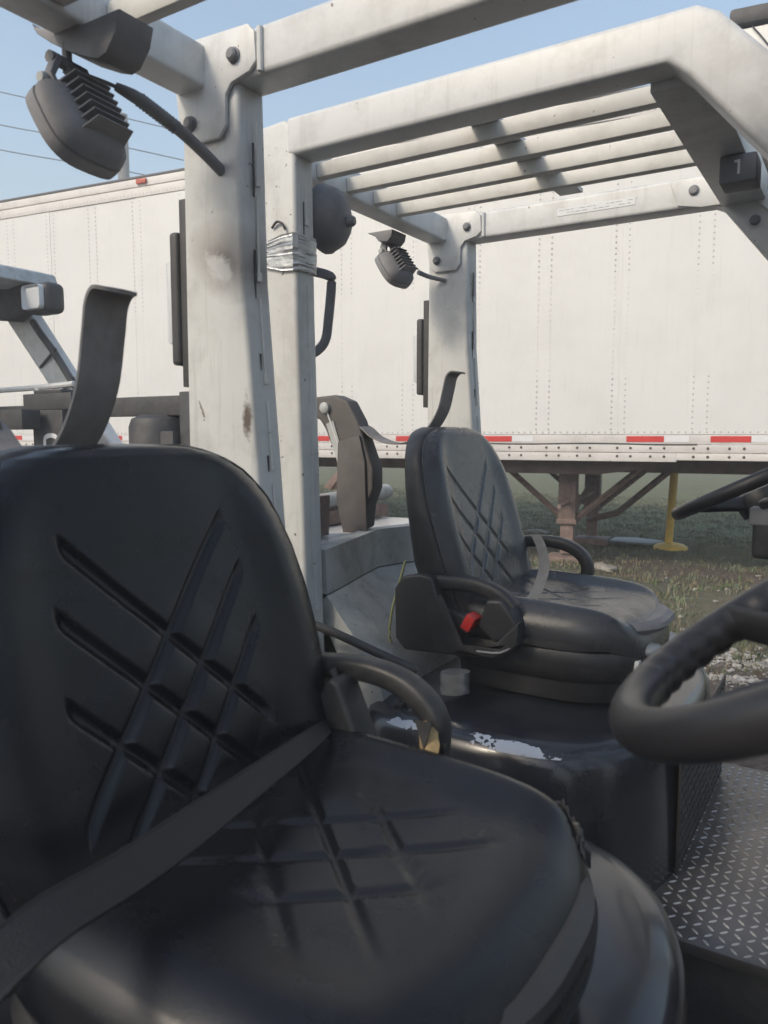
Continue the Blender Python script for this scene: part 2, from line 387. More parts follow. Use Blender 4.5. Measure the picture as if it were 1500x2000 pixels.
while t < TR_:
    for z in (-.105, -.172): dome(bo, tw(t, -.018 if z > -.14 else -.014, z), .012, fc, .7)
    t += (.155, .105)[k % 2] if k % 4 else .22; k += 1
part('rail_bolts', bo, BOLTM, tr, kind='stuff', smooth=0)
for a, b in ((-3.9,-3.6), (-2.85,-2.54), (-1.3,-1.0), (.05,.35), (1.30,1.60), (2.30,2.62), (3.10,3.40), (4.36,4.65), (4.996,5.285), (5.9,6.2)):
    part('reflector_tape', MB().box(a, b, -.013, -.0105, -.055, -.007, mtx=TM), TRED, tr, 'red reflective tape segment')
    part('reflector_tape', MB().box(b+.002, b+.19, -.013, -.0105, -.055, -.007, mtx=TM), TWHT, tr, 'white reflective tape segment')
part('marker_lamp', MB().box(-.67, -.54, -.045, -.021, 2.625, 2.675, .008, mtx=TM), MARKER, tr)
# roof housing near the nose, white with black cap and a thin cable
part('roof_housing', MB().prism([(4.97, 2.714), (5.02, 3.12), (6.6, 3.14), (6.6, 2.714)], 'y', .25, 2.2, .02, mtx=TM), TRW, tr, 'white raised roof housing')
part('roof_housing_cap', MB().box(5.00, 6.62, .22, 2.22, 3.145, 3.27, .03, mtx=TM), STEELD, tr)
part('cable', MB().tube([tw(5.16, .235, 3.12), tw(5.25, .23, 3.0), tw(5.42, .235, 2.75)], .006, 6), STEELD, tr)
# underside
un = MB()
for k in range(34): un.box(TL+.4+k*.45, TL+.45+k*.45, .05, 2.55, -.19, -.052, mtx=TM)
un.box(TL+1, TR_, .75, .85, -.34, -.192, mtx=TM).box(TL+1, TR_, 1.75, 1.85, -.34, -.192, mtx=TM)
part('floor_crossmembers', un, TRUND, tr)
part('coupler_plate', MB().prism([(2.85,-.205),(2.95,-.30),(3.3,-.34),(4.1,-.34),(4.45,-.29),(4.9,-.205)], 'y', .25, 2.35, mtx=TM), TRUND, tr)
for n0 in (.55, 1.95):
    lg = MB().box(3.70, 3.86, n0, n0+.15, -.78, -.21, .01, mtx=TM).box(3.72, 3.84, n0+.02, n0+.13, -1.10, -.78, .006, mtx=TM).box(3.69,3.87,n0-.01,n0+.16,-.82,-.775,.004,mtx=TM)
    L_ = part('landing_leg', lg, RUST, tr)
    part('landing_foot', MB().box(3.60, 3.96, n0-.08, n0+.22, -1.19, -1.12, .01, mtx=TM), RUST, L_)
    for (a, b) in (((3.12, -.24), (3.72, -.76)), ((4.48, -.24), (3.85, -.78))):
        br = MB().tube([tw(a[0], n0+.05, a[1]), tw(b[0], n0+.07, b[1])], .028, 4, .028, smooth=0); part('leg_brace', br, RUST, L_)
part('cross_brace', MB().tube([tw(3.8, .66, -.75), tw(3.8, 2.0, -.45)], .03, 4, smooth=0), RUST, tr)
part('crank_shaft', MB().tube([tw(3.8, .1, -.62), tw(3.8, 2.0, -.62)], .018, 8, smooth=0), RUST, tr)
part('leg_brace', MB().tube([tw(4.75, 1.2, -.22), tw(4.1, 1.6, -.80), tw(3.75, 1.95, -.92)], .035, 4, smooth=0), RUST, tr)
part('wheel_cutout_guard', MB().tube([tw(1.3, .05, -.215), tw(1.38, .05, -.185), tw(1.75, .05, -.185), tw(1.84, .05, -.215)], .02, 6, smooth=2), TRR, tr)
for tx in (-7.6, -6.3):
    for n0 in (.12, 2.1):
        W = part('wheel', MB().lathe([(.25, 0), (.44, .01), (.5, .05), (.5, .24), (.44, .28), (.25, .29)], tw(tx, n0, -.72), TN, 32), TYRE, tr)
        part('rim', MB().lathe([(.05, .0), (.1, -.02), (.12, .06), (.2, .08), (.25, .0), (.26, .02)], tw(tx, n0, -.72), TN, 24), RIVM, W)

# yellow nose stand
jx, jy = -1.69, 8.40; jz = gz(jx, jy)
js = thing('trailer_stand', 'yellow round-base pole stand under the trailer nose on the grass', 'stand', (jx, jy, jz))
part('pole', MB().tube([(jx-.02, jy, jz+.05), (jx+.02, jy, -.21)], .041, 16, smooth=0), YELLOW, js)
part('base', MB().lathe([(.0, 0), (.165, 0), (.175, .015), (.17, .035), (.13, .06), (.06, .075), (.0, .08)], (jx, jy, jz), seg=32), YELLOW, js)
gx, gy = -2.05, 8.55
single('metal_plate', MB().prism([(gx-.28, gy-.18), (gx+.18, gy-.2), (gx+.24, gy+.1), (gx-.1, gy+.22), (gx-.3, gy+.12)], 'z', gz(gx, gy)+.05, gz(gx, gy)+.07, .005), BLUEG, 'dull blue-grey sheet of metal in the grass beside the yellow stand', 'metal sheet', (gx, gy, gz(gx, gy)))

# utility pole and power lines
px_, py_ = -25.2, 21.1
up_ = thing('utility_pole', 'weathered wooden utility pole standing beyond the white trailer', 'utility pole', (px_, py_, -1.2))
part('pole', MB().tube([(px_, py_, -1.2), (px_, py_, 12.4)], lambda t: .26-.05*t, 12, smooth=0), WOOD, up_)
for z, s in ((12.3, -.8), (11.2, -.95), (10.3, -.95)):
    part('insulator_arm', MB().tube([(px_, py_, z), (px_-.42*.9, py_-.5, z+.05)], .09, 8, smooth=0), WOOD, up_)
def ray(u, v, dist):
    return (fw*1500+r_*(u-750)+u2*(1000-v)).normalized()*dist
rp = Vector((px_, py_, 0))
for k, (zl, zr, zp) in enumerate(((16.8, 8.2, 12.3), (15.2, 7.1, 11.2), (14.2, 6.4, 10.3), (11.6, 4.8, 8.4))):
    a = Vector((px_-16, py_-14, zl)); b = Vector((px_+18, py_+30, zr+3.5)); c = Vector((px_, py_, zp))
    pts = [a.lerp(c, t/6)+Vector((0, 0, -.5*math.sin(math.pi*t/6))) for t in range(7)]+[c.lerp(b, t/6)+Vector((0, 0, -.5*math.sin(math.pi*t/6))) for t in range(1, 7)]
    lab = ['highest power line crossing the blue sky above the trailer', 'second power line from the top crossing the blue sky', 'third power line from the top crossing the blue sky', 'lowest power line, just above the trailer roof'][k]
    single('power_line', MB().tube(pts, .022, 5, smooth=0), WIREM, lab, 'power line', tuple(c), 'power lines above the trailer')

# wire fence far beyond the trailer
fe = thing('wire_fence', 'pale wire fence at the far edge of the grass, seen below the trailer', 'fence', (-12, 42, -1.2))
fx0 = -60
for k in range(28):
    x = fx0+k*3.2; part('fence_post', MB().tube([(x, 42, -1.25), (x, 42, .35)], .05, 6, smooth=0), FENCEM, fe)
wm = MB()
for z in (-1.0, -.6, -.2, .3): wm.tube([(fx0, 42, z), (fx0+87, 42, z)], .014, 4, smooth=0)
x = fx0
while x < fx0+86:
    wm.tube([(x, 42, -1.15), (x+1.45, 42, .3)], .007, 3, smooth=0, cap=False); wm.tube([(x+1.45, 42, -1.15), (x, 42, .3)], .007, 3, smooth=0, cap=False); x += .36
part('wire_mesh', wm, FENCEM, fe, kind='stuff', smooth=0)
single('marker_stake', MB().tube([(-4.4, 28, -1.25), (-4.55, 28, .0)], .035, 6, smooth=0), TWHT, 'thin white stake standing in the far grass right of the yellow stand', 'stake', (-4.4, 28, -1.2))
# far tree line behind the trailer (hidden mostly)
# ================================================================== FORKLIFTS (B = far one, built in place; A = near one)
BO = (-.70, 2.005, -1.4); DA = Vector((.15, -1.298, 0))
FB = thing('forklift', 'farther grey-white forklift with black seat, parked between the near forklift and the trailer', 'forklift', BO)

def rail_pts(y0, y1, mb, x0, x1, z0, z1): mb.box(x0, x1, y0, y1, z0, z1, .018, 4)
YN0, YN1, YF0, YF1 = 1.49, 1.57, 2.438, 2.52
def guard():
    near = far = None
    for side, (y0, y1) in (('n', (YN0, YN1)), ('f', (YF0, YF1))):
        
        # broad folded front leg: polygon plate box
        poly = [(-1.205, .662), (-1.205, .748), (-.290, .748), (-.252, .728), (-.174, .645), (.62, -.36), (.50, -.36), (-.165, .472), (-.300, .632), (-.335, .662)] if side == 'n' else [(-1.205, .662), (-1.205, .748), (-.290, .748), (-.252, .728), (-.174, .645), (.62, -.36), (.50, -.36), (-.262, .492), (-.385, .650), (-.41, .662)]
        mb = MB().prism(poly, 'y', y0, y1, .011, 3); part('side_frame', mb, WHITE, FB)
        # rear pillar (hollow, tapered) with front weld seam
        if side == 'n': poly = [(-1.34, .56), (-1.335, .70), (-1.30, .742), (-1.212, .748), (-1.183, .725), (-1.18, .30), (-1.145, -1.0), (-1.34, -1.0)]
        else: poly = [(-1.34, .56), (-1.338, .67), (-1.19, .67), (-1.183, .30), (-1.145, -.2), (-1.12, -1.0), (-1.35, -1.0)]
        mb = MB().prism(poly, 'y', y0+.002, y1-.002, .012, 3)
        pil = part('rear_pillar', mb, WHITE2, FB)
        yc = (y0+y1)/2
        sm = MB(); rr = random.Random(4 if side == 'n' else 9)
        z = .60
        while z > -.75:
            L_ = rr.uniform(.05, .16)
            xf = lambda z: (-1.183+.03 if z > .3 else -1.183+.03)  # unused
            def fx(z):
                return (-1.182 if z > .30 else -1.182+(.038*(.30-z)/.5 if side == 'f' else .035*(.30-z)/1.3))
            sm.tube([(fx(z)+.001, yc+.004, z), (fx(z-L_)+.001, yc+.004, z-L_)],   .0030, 6, smooth=0)
            if rr.random() < .5: sm.tube([(fx(z-L_)+.002, yc+.004, z-L_), (fx(z-L_-.02)+.002, yc+.004, z-L_-.018)], .0052, 8, smooth=0)
            z -= L_+rr.uniform(.03, .07)
        part('weld_seam', sm, WHITE2, pil, kind='stuff')
        z = .56
        while z > -.5:
            sg = MB().box(fx(z)-.001, fx(z)+.0015, yc-.008, yc-.004, z-.10, z); z -= .20
            part('seam_gap', sg, STEELD, pil)
        if side == 'f':
            gp = [(-1.305, .758), (-1.152, .752), (-1.136, .735), (-1.133, .683), (-1.150, .668), (-1.195, .658), (-1.210, .640), (-1.211, .585), (-1.228, .565), (-1.310, .567), (-1.330, .585), (-1.345, .700)]
            gp_o = part('gusset_plate', MB().prism(gp, 'y', y0-.010, y0-.0005, .004, 2), WHITE, FB)
            for bx, bz in ((-1.185, .703), (-1.300, .604)):
                bb = MB().lathe([(.0, 0), (.0145, 0), (.0145, .003), (.0115, .0035), (.0115, .010), (.008, .013), (.0, .013)], (bx, y0-.0105, bz), (0, -1, 0), 18); part('bolt', bb, VEILED, gp_o)
            wd = MB().tube([(-1.128, y0-.003, .742), (-1.128, y0-.003, .665)], .006, 8, smooth=0); part('weld_bead', wd, WHITE2, gp_o)
            # bolted plate at the front corner
            gp2 = part('gusset_plate', MB().prism([(-.53, .742), (-.505, .668), (-.44, .655), (-.30, .655), (-.20, .56), (-.17, .60), (-.262, .735)], 'y', y0-.009, y0-.0005, .004, 2), WHITE, FB)
            for bx, bz in ((-.46, .705), (-.349, .672), (-.295, .598)):
                part('bolt', MB().lathe([(.0, 0), (.0145, 0), (.0145, .004), (.010, .009), (.0, .010)], (bx, y0-.0095, bz), (0, -1, 0), 18), VEILED, gp2)
    # rear cross beam and front cross beam
    part('rear_cross_beam', MB().box(-1.335, -1.262, YN1+.001, YF0-.001, .664, .744, .009, 3), WHITE, FB)
    part('front_cross_beam', MB().prism([(-.385, .648), (-.385, .70), (-.30, .735), (-.262, .735), (-.270, .650)], 'x' if False else 'y', YN1+.001, YF0-.0105, .006), WHITE, FB)
    part('front_lower_brace', MB().prism([(-.225, .60), (-.225, .67), (-.165, .60), (-.135, .53), (-.16, .52)], 'y', YN1+.001, YF0-.012, .006), WHITE2, FB)
    for i, y in enumerate((1.70, 1.838, 1.974, 2.108)):
        part('guard_bar', MB().box(-1.261, -.385, y-.016, y+.016, .674, .711, .003), CREAMB, FB)
    part('centre_strap', MB().box(-.815, -.745, YN1+.001, 2.30, .7115, .723, .002), WHITE2, FB)
guard()
def place(mb, mtx):
    mb.v = [tuple(mtx @ Vector(v)) for v in mb.v]; return mb
# work lamp (faces to the rear and down)
def work_lamp(parent, c, ax, size=.078, bracket=None, cable=None, hang=None):
    a = Vector(ax).normalized()
    up = Vector((0, 0, 1)); s = a.cross(up).normalized(); t = s.cross(a).normalized(); c = Vector(c)
    def sq(rad, h, n=32, k=3.2):
        return [c+a*h+(s*math.copysign(abs(math.cos(2*math.pi*i/n))**(2/k), math.cos(2*math.pi*i/n))+t*math.copysign(abs(math.sin(2*math.pi*i/n))**(2/k), math.sin(2*math.pi*i/n)))*rad for i in range(n)]
    S = size
    L = part('work_lamp', MB().loft([sq(S*.90, -S*.42), sq(S*.99, -S*.40), sq(S, -S*.3), sq(S, -S*.12), sq(S*.96, -S*.10), sq(S*.96, -S*.06), sq(S*.99, -S*.04), sq(S*.94, S*.16), sq(S*.72, S*.40), sq(S*.60, S*.46)]), VEILED, parent)
    part('lamp_lens', MB().loft([sq(S*.80, -S*.43), sq(S*.78, -S*.45)]), LENS, L)
    fn = MB()
    for i in range(7):
        d = (-.62+i*.2)*S
        P = [c+t*d+s*(x*S)+a*(h*S) for x, h in ((-.62, .30), (-.50, .80), (.50, .80), (.62, .30))]
        q = [p+t*(.045*S) for p in P]; q[1] = q[1]-t*.01*S; q[2] = q[2]-t*.01*S
        f = MB().add(P+q, [(0, 1, 2, 3), (7, 6, 5, 4), (0, 4, 5, 1), (1, 5, 6, 2), (2, 6, 7, 3), (3, 7, 4, 0)])
        part('cooling_fin', f, VEILED, L, smooth=0)
    yk = MB()
    for sg in (-1, 1):
        p0 = c+s*(sg*S*.55)+t*(S*.92)+a*(S*.12); p1 = Vector(hang)+s*(sg*S*.30)
        yk.tube([p0-t*S*.25, p0, p1], .0085, 6, .016, up=tuple(a), smooth=2)
    yk.tube([Vector(hang)-s*S*.5, Vector(hang)+s*S*.5], .010, 8, smooth=0)
    yk.tube([Vector(hang)+Vector((0,0,-.012)), Vector(hang)+Vector((0,0,.035))], .008, 8, smooth=0)
    part('lamp_yoke', yk, VEILED, L)
    for sg in (-1, 1):
        part('yoke_bolt', MB().lathe([(0, 0), (.010, 0), (.010, .004), (.0075, .009), (0, .009)], c+s*(sg*(S*.55+.009))+t*(S*.86)+a*(S*.10), s*sg, 14), GREYB, L)
    part('cable_gland', MB().lathe([(0, 0), (.011, 0), (.012, .006), (.008, .012), (.006, .022), (0, .022)], c+a*(S*.44)+t*(S*.62), a, 14), STEELD, L)
    return L
# tail light on the rear face of the far pillar
def tail_light(parent, dz=0):
    T = part('tail_light', MB().box(-1.392, -1.366, 2.445, 2.515, .145, .415, .010, 3).box(-1.366, -1.344, 2.452, 2.508, .10, .478, .002), STEELD, parent)
    ln = MB().box(-1.404, -1.390, 2.450, 2.510, .19, .36, .006)
    for k in range(26): ln.box(-1.4075, -1.4035, 2.452, 2.508, .195+k*.0063, .1985+k*.0063)
    part('lens', ln, LENS, T)
tail_light(FB)

# counterweight: curved front wall, top and lower sloping panel
def cw_x(y): return -1.155-.25*(.465-abs(y-2.005))-.004*math.cos((y-2.005)*8)
ysn = [1.574+i*(.862/24) for i in range(25)]
m = MB()
def wall(zt, zb, xo0, xo1, thick):
    lo = []
    for y in ysn:
        xf = cw_x(y); lo.append([(xf+xo0, y, zt), (xf+xo1, y, zb), (xf+xo1-thick, y, zb), (xf+xo0-thick, y, zt)])
    return lo
CW = part('counterweight', MB().loft([[(-1.30-.05, y, -.315), (-1.40, y, -1.15), (-1.9-.25*math.cos((y-2.0)/.6), y, -1.1), (-1.95-.15*math.cos((y-2.0)/.6), y, -.45), (-1.88-.1*math.cos((y-2.0)/.6), y, -.33)] for y in ysn]), GREYB, FB)
part('front_wall', MB().loft(wall(-.292, -.408, 0, .004, .05)), GREYB, CW)
part('top_plate', MB().loft([[(cw_x(y)-.052, y, -.300), (cw_x(y)-.052, y, -.314), (-1.62, y, -.314), (-1.62, y, -.300)] for y in ysn[1:-1]]), WHITE, CW)
part('sloping_panel', MB().loft([[(cw_x(y)+.002, y, -.412), (-1.10+.02*math.sin(y*9), y, -.50), (-1.0, y, -.60), (-.985, y, -.665), (-1.05, y, -.70), (cw_x(y)-.03, y, -.44)] for y in ysn]), GREYB, CW)
part('cradle_pipe', MB().tube([(-1.52, 1.52, -.235), (-1.52, 2.45, -.21)], .028, 14, smooth=0), GREYB, CW)
part('cradle_block', MB().box(-1.60, -1.50, 1.62, 1.80, -.215, -.185, .006).box(-1.62, -1.50, 1.60, 1.72, -.30, -.215, .004), GREYB, CW)
part('cradle_channel', MB().prism([(-1.40, -.295), (-1.40, -.235), (-1.375, -.205), (-1.36, -.175), (-1.33, -.175), (-1.335, -.295)], 'y', 1.55, 1.83, .004).prism([(-1.50,-.235),(-1.50,-.215),(-1.38,-.22),(-1.36,-.235)], 'y', 1.50, 1.80, .003), RUST, CW)
part('cradle_channel', MB().prism([(-1.60, -.18), (-1.52, -.10), (-1.50, -.105), (-1.57, -.19)], 'y', 2.16, 2.20, .004).prism([(-1.55, -.295), (-1.55, -.25), (-1.48, -.25), (-1.48, -.295)], 'y', 1.9, 2.4, .004), RUST, CW)
# gas tank clamp
cl = [(-1.506, .118), (-1.405, .124), (-1.355, .105), (-1.318, .045), (-1.290, -.03), (-1.262, -.10), (-1.262, -.16), (-1.285, -.214), (-1.292, -.283), (-1.35, -.306), (-1.378, -.243), (-1.393, -.081), (-1.44, .02), (-1.462, .049), (-1.503, .060)]
CLAMPM = mat('dull_black_clamp', (.095,.088,.086), .6, var=.15, vscale=20, dirt=(.12,.09,.075), damt=.4, dscale=18, bump=.12, bscale=120)
TC = part('tank_clamp', MB().prism(cl, 'y', 1.955, 2.015, .008, 3), CLAMPM, FB)
part('clamp_sleeve', MB().prism([(-1.385, -.02), (-1.305, .0), (-1.285, -.08), (-1.278, -.30), (-1.360, -.33), (-1.392, -.20)], 'y', 1.945, 1.9545, .004), CLAMPM, TC)
part('clamp_pin', MB().lathe([(0, 0), (.017, 0), (.017, .012), (.012, .016), (0, .016)], (-1.435, 1.9545, .085), (0, -1, 0), 16), GREYB, TC)
part('clamp_label', MB().prism([(-1.432, .035), (-1.405, .045), (-1.365, -.075), (-1.390, -.083)], 'y', 1.9505, 1.9545), GREYB, TC)
part('clamp_rod', MB().tube([(-1.43, 1.952, .075), (-1.36, 1.950, -.09)], .003, 6, smooth=0), WHITE, TC)
sp_ = catmull([Vector(p) for p in ((-1.36, 0, .03), (-1.315, 0, .026), (-1.27, 0, -.006), (-1.213, 0, -.024), (-1.15, 0, -.022), (-1.09, 0, .006), (-1.045, 0, .065), (-1.026, 0, .13), (-1.018, 0, .163), (-1.004, 0, .178), (-.984, 0, .176))], 5)
lo = []
for i, p in enumerate(sp_):
    a = sp_[max(0, i-1)]; b = sp_[min(len(sp_)-1, i+1)]; tn = (b-a).normalized(); n = Vector((-tn.z, 0, tn.x))*.0022
    f = i/(len(sp_)-1); y0, y1 = 1.958, 2.026
    if f > .93: k = (f-.93)/.07; y0 += .012*k; y1 -= .012*k
    lo.append([(p.x+n.x, y0, p.z+n.z), (p.x+n.x, (y0+y1)/2, p.z+n.z+.0008), (p.x+n.x, y1, p.z+n.z), (p.x-n.x, y1, p.z-n.z), (p.x-n.x, (y0+y1)/2, p.z-n.z), (p.x-n.x, y0, p.z-n.z)])
part('tank_strap', MB().loft(lo), STRAPM, FB)

# hood (seat deck)
def hood_loops(x0, x1, yc, hw, ztop, zbot, r):
    prof = [(-.30, ztop+.006), (-.10, ztop+.004), (-.05, ztop), (-.024, ztop-.007), (-.008, ztop-.020), (.002, ztop-.042), (.012, ztop-.08), (.022, ztop-.14), (.034, ztop-.24), (.046, zbot)]
    loops = []
    for off, z in prof:
        L = []; n = 96
        for i in range(n):
            a = 2*math.pi*i/n; c, s = math.cos(a), math.sin(a)
            ex = 2/(4.2 if c < 0 else 3.0); X = (x0+x1)/2+((x1-x0)/2+(off if off < 0 else off*.3))*math.copysign(abs(c)**ex, c)
            k = 2/4.2 if c < 0 else 2/2.9
            Y = yc+(hw+off)*math.copysign(abs(s)**k, s)
            L.append((X, Y, z))
        loops.append(L)
    return loops
def hood_mat(marks):
    m = GLOSS.copy(); m.name = 'navy_black_hood_marked'; t = m.node_tree; N = t.nodes; L = t.links; b = N['Principled BSDF']
    tc = [n for n in N if n.type == 'TEX_COORD'][0].outputs['Object']; sp = N.new('ShaderNodeSeparateXYZ'); L.new(tc, sp.inputs[0])
    src = b.inputs['Base Color'].links[0].from_socket
    def mt(op, a, c=0., d=None):
        q = N.new('ShaderNodeMath'); q.operation = op
        for k, v in enumerate((a, c) if d is None else (a, c, d)):
            if isinstance(v, (int, float)): q.inputs[k].default_value = v
            else: L.new(v, q.inputs[k])
        return q.outputs[0]
    nz = N.new('ShaderNodeTexNoise'); nz.inputs['Scale'].default_value = 75; nz.inputs['Detail'].default_value = 4; L.new(tc, nz.inputs['Vector'])
    nw = N.new('ShaderNodeTexNoise'); nw.inputs['Scale'].default_value = 14; nw.inputs['Detail'].default_value = 3; L.new(tc, nw.inputs['Vector'])
    tot = None
    for (x0, x1, z0, z1) in marks:
        cx, hx, cz, hz = (x0+x1)/2-BO[0], (x1-x0)/2, (z0+z1)/2-BO[1], (z1-z0)/2
        ax = mt('ABSOLUTE', mt('DIVIDE', mt('SUBTRACT', sp.outputs[0], cx), hx))
        wob = mt('MULTIPLY', mt('SUBTRACT', nw.outputs['Fac'], .5), .05)
        az = mt('ABSOLUTE', mt('DIVIDE', mt('SUBTRACT', mt('ADD', sp.outputs[1], wob), cz), hz))
        inside = mt('SUBTRACT', 1, mt('MAXIMUM', ax, az))
        f = mt('GREATER_THAN', mt('ADD', mt('MULTIPLY', inside, .42), nz.outputs['Fac']), .57)
        f = mt('MULTIPLY', f, mt('GREATER_THAN', inside, 0))
        f = mt('MULTIPLY', f, mt('GREATER_THAN', sp.outputs[2], .722))
        tot = f if tot is None else mt('MAXIMUM', tot, f)
    x = N.new('ShaderNodeMix'); x.data_type = 'RGBA'; L.new(tot, x.inputs['Factor']); L.new(src, x.inputs[6]); x.inputs[7].default_value = (.47, .51, .57, 1)
    L.new(x.outputs[2], b.inputs['Base Color'])
    r = mt('ADD', mt('MULTIPLY', tot, .35), .26); L.new(r, b.inputs['Roughness'])
    return m
HM = hood_mat([(-1.0, -.79, 1.479, 1.503), (-.715, -.37, 1.484, 1.510)])
HB = part('engine_hood', MB().loft(hood_loops(-1.08, -.325, 2.005, .53, -.655, -1.13, .2)), HM, FB)
part('hood_corner_panel', MB().loft([[(-.50, y, -.575-.0*(y)), (-.44, y, -.590), (-.385, y, -.635), (-.352, y, -.72), (-.345, y, -.80), (-.42, y, -.80), (-.50, y, -.66)] for y in (2.17, 2.19, 2.25, 2.32, 2.36)]), CREAM, HB, 'cream front corner panel beside the seat')  # separate pale cream panel at the hood's front corner
# tread plate floor and riser
def treads(mb, org, ex, ey, n, w_, h_, pitch=.0265):
    org, ex, ey, n = Vector(org), Vector(ex), Vector(ey), Vector(n)
    i = 0; a = pitch*.5
    while a < w_-.01:
        j = 0; b = pitch*.5
        while b < h_-.01:
            an = R(48) if (i+j) % 2 else R(-48)
            dx = ex*math.cos(an)+ey*math.sin(an); dy = -ex*math.sin(an)+ey*math.cos(an); c = org+ex*a+ey*b
            L, W = .0112, .0031
            vs = [c-dx*L, c-dx*L*.4-dy*W, c+dx*L*.4-dy*W, c+dx*L, c+dx*L*.4+dy*W, c-dx*L*.4+dy*W]
            t = [c-dx*L*.5+n*.0022, c+dx*L*.5+n*.0022]
            mb.add(vs+t, [(0, 1, 6), (1, 2, 7, 6), (2, 3, 7), (3, 4, 7), (4, 5, 6, 7), (5, 0, 6)])
            b += pitch; j += 1
        a += pitch*.95; i += 1
FL = part('floor_plate', MB().box(-.42, .55, 1.53, 2.48, -1.025, -1.0, .004), TREAD, FB)
tm = MB(); treads(tm, (-.33, 1.535, -.9998), (1, 0, 0), (0, 1, 0), (0, 0, 1), .86, .94); part('tread_bars', tm, TREADP, FL, kind='stuff', smooth=0)
rp_ = part('riser_plate', MB().box(-.318, -.3125, 1.76, 2.40, -.998, -.70, .002), RISER_SHADED, FB)
tm = MB(); treads(tm, (-.3123, 1.765, -.995), (0, 1, 0), (0, 0, 1), (1, 0, 0), .62, .29, .026); part('tread_bars', tm, RISER_SHADED, rp_, kind='stuff', smooth=0)
part('chassis', MB().box(-1.7, .75, 1.56, 2.45, -1.27, -1.03, .02), STEELD, FB)
for (x, rad) in ((-1.35, .22), (.62, .27)):
    for y, s in ((1.50, 1), (2.33, 1)):
        W = part('wheel', MB().lathe([(.1, 0), (rad*.8, .0), (rad*.97, .015), (rad, .04), (rad, .14), (rad*.97, .165), (rad*.8, .18), (.1, .18)], (x, y, -1.4+rad), (0, 1, 0), 32), TYRE, FB)
        part('rim', MB().lathe([(.02, .02), (.08, .01), (.10, .04), (rad*.62, .05), (rad*.66, .0), (rad*.7, .004)], (x, y-.002, -1.4+rad), (0, 1, 0), 24), WHITE2, W)
part('front_dash', MB().prism([(.42, -.35), (.60, -.35), (.72, -.95), (.72, -1.02), (.56, -1.02), (.50, -.8)], 'y', 1.55, 2.46, .02), STEELD, FB)
for y in (1.60, 1.78, 2.16, 2.34):
    part('mast_channel', MB().box(.92, 1.02, y, y+.06, -1.3, .75, .005), STEELD, FB)
part('mast_crossbar', MB().box(.93, 1.01, 1.665, 2.335, .60, .70, .005), STEELD, FB)
part('mast_crossbar', MB().box(.93, 1.01, 1.665, 2.335, -.5, -.4, .005), STEELD, FB)
part('fork', MB().prism([(1.04, -.6), (1.08, -.6), (1.08, -1.33), (2.1, -1.345), (2.1, -1.36), (1.04, -1.37)], 'y', 1.72, 1.82, .003), STEELD, FB)
part('fork', MB().prism([(1.04, -.6), (1.08, -.6), (1.08, -1.33), (2.1, -1.345), (2.1, -1.36), (1.04, -1.37)], 'y', 2.20, 2.30, .003), STEELD, FB)

# ---------------------------------------------------------------- near forklift = copy, moved
FA = bpy.data.objects.new('forklift', None); col.objects.link(FA); FA.location = FB.location+DA
FA['label'] = 'nearest grey-white forklift, its worn black seat filling the lower left'; FA['category'] = 'forklift'
ROOT[FA.name] = Vector(BO)+DA
FB['group'] = FA['group'] = 'forklifts parked side by side'
for ch in list(FB.children): copy_tree(ch, FA)
def kids(o): return [c for k in o.children for c in [k]+kids(k)]
for ch in kids(FA)[::-1]:
    nm = ch.name.split('.')[0]
    if nm in ('hood_corner_panel', 'riser_plate') or (ch.parent and ch.parent.name.startswith('riser_plate')): bpy.data.objects.remove(ch); continue
    if nm == 'engine_hood': ch.location = (.035, 0, 0)
    if nm == 'tank_strap': ch.scale = (1, 1, 1.15); ch.location = (-.004, 0, -.225)

# ---------------------------------------------------------------- seats (coordinates of the near seat, y relative to its centre)
QY, QZ = -.04, -.25
def gprof(q):
    return 0 if q >= 1 else (1-q**3)**2
def groove(y, z, cs, cm, hw=.0105):
    yy, zz = y-QY, z-QZ
    best = 0.
    for c, a0, a1 in cs:
        d = abs((zz-yy)-c)/1.4142
        if d < .03:
            e = 1.
            if yy < a0: e = max(0, 1-(a0-yy)/.012)
            if yy > a1: e = max(0, 1-(yy-a1)/.012)
            best = max(best, e*gprof(d/hw))
    for c, a0, a1 in cm:
        d = abs((zz+yy)-c)/1.4142
        if d < .03:
            e = 1.
            if yy < a0: e = max(0, 1-(a0-yy)/.012)
            if yy > a1: e = max(0, 1-(yy-a1)/.012)
            best = max(best, e*gprof(d/hw))
    return best
LC = ((0., -.165, .125), (-.088, -.15, .142), (-.172, -.11, .148))
MC = ((0., -.118, .13), (-.10, -.14, .115), (-.205, -.152, .07))
def pads(y, z):            # soft swelling between the channels
    yy, zz = y-QY, z-QZ+.09
    r2 = (yy/.15)**2+(zz/.15)**2
    if r2 > 1: return 0
    a = (zz-.09-yy)/.088*math.pi; b = (zz-.09+yy)/.102*math.pi
    return (1-r2)*.5*(abs(math.sin(a))*abs(math.sin(b)))**.5
def interp(tab, x):
    if x <= tab[0][0]: return tab[0][1]
    for (a, b), (c, d) in zip(tab, tab[1:]):
        if x <= c:
            t = (x-a)/(c-a); t2 = t*t*(3-2*t); return b+(d-b)*(t*.6+t2*.4)
    return tab[-1][1]
WTAB = [(-.60, .25), (-.48, .268), (-.42, .282), (-.36, .292), (-.30, .296), (-.24, .296), (-.18, .288), (-.13, .273), (-.10, .260), (-.075, .242), (-.055, .220), (-.04, .196), (-.028, .166), (-.019, .13), (-.0135, .09), (-.0115, .04), (-.011, .004)]
YC = -.03
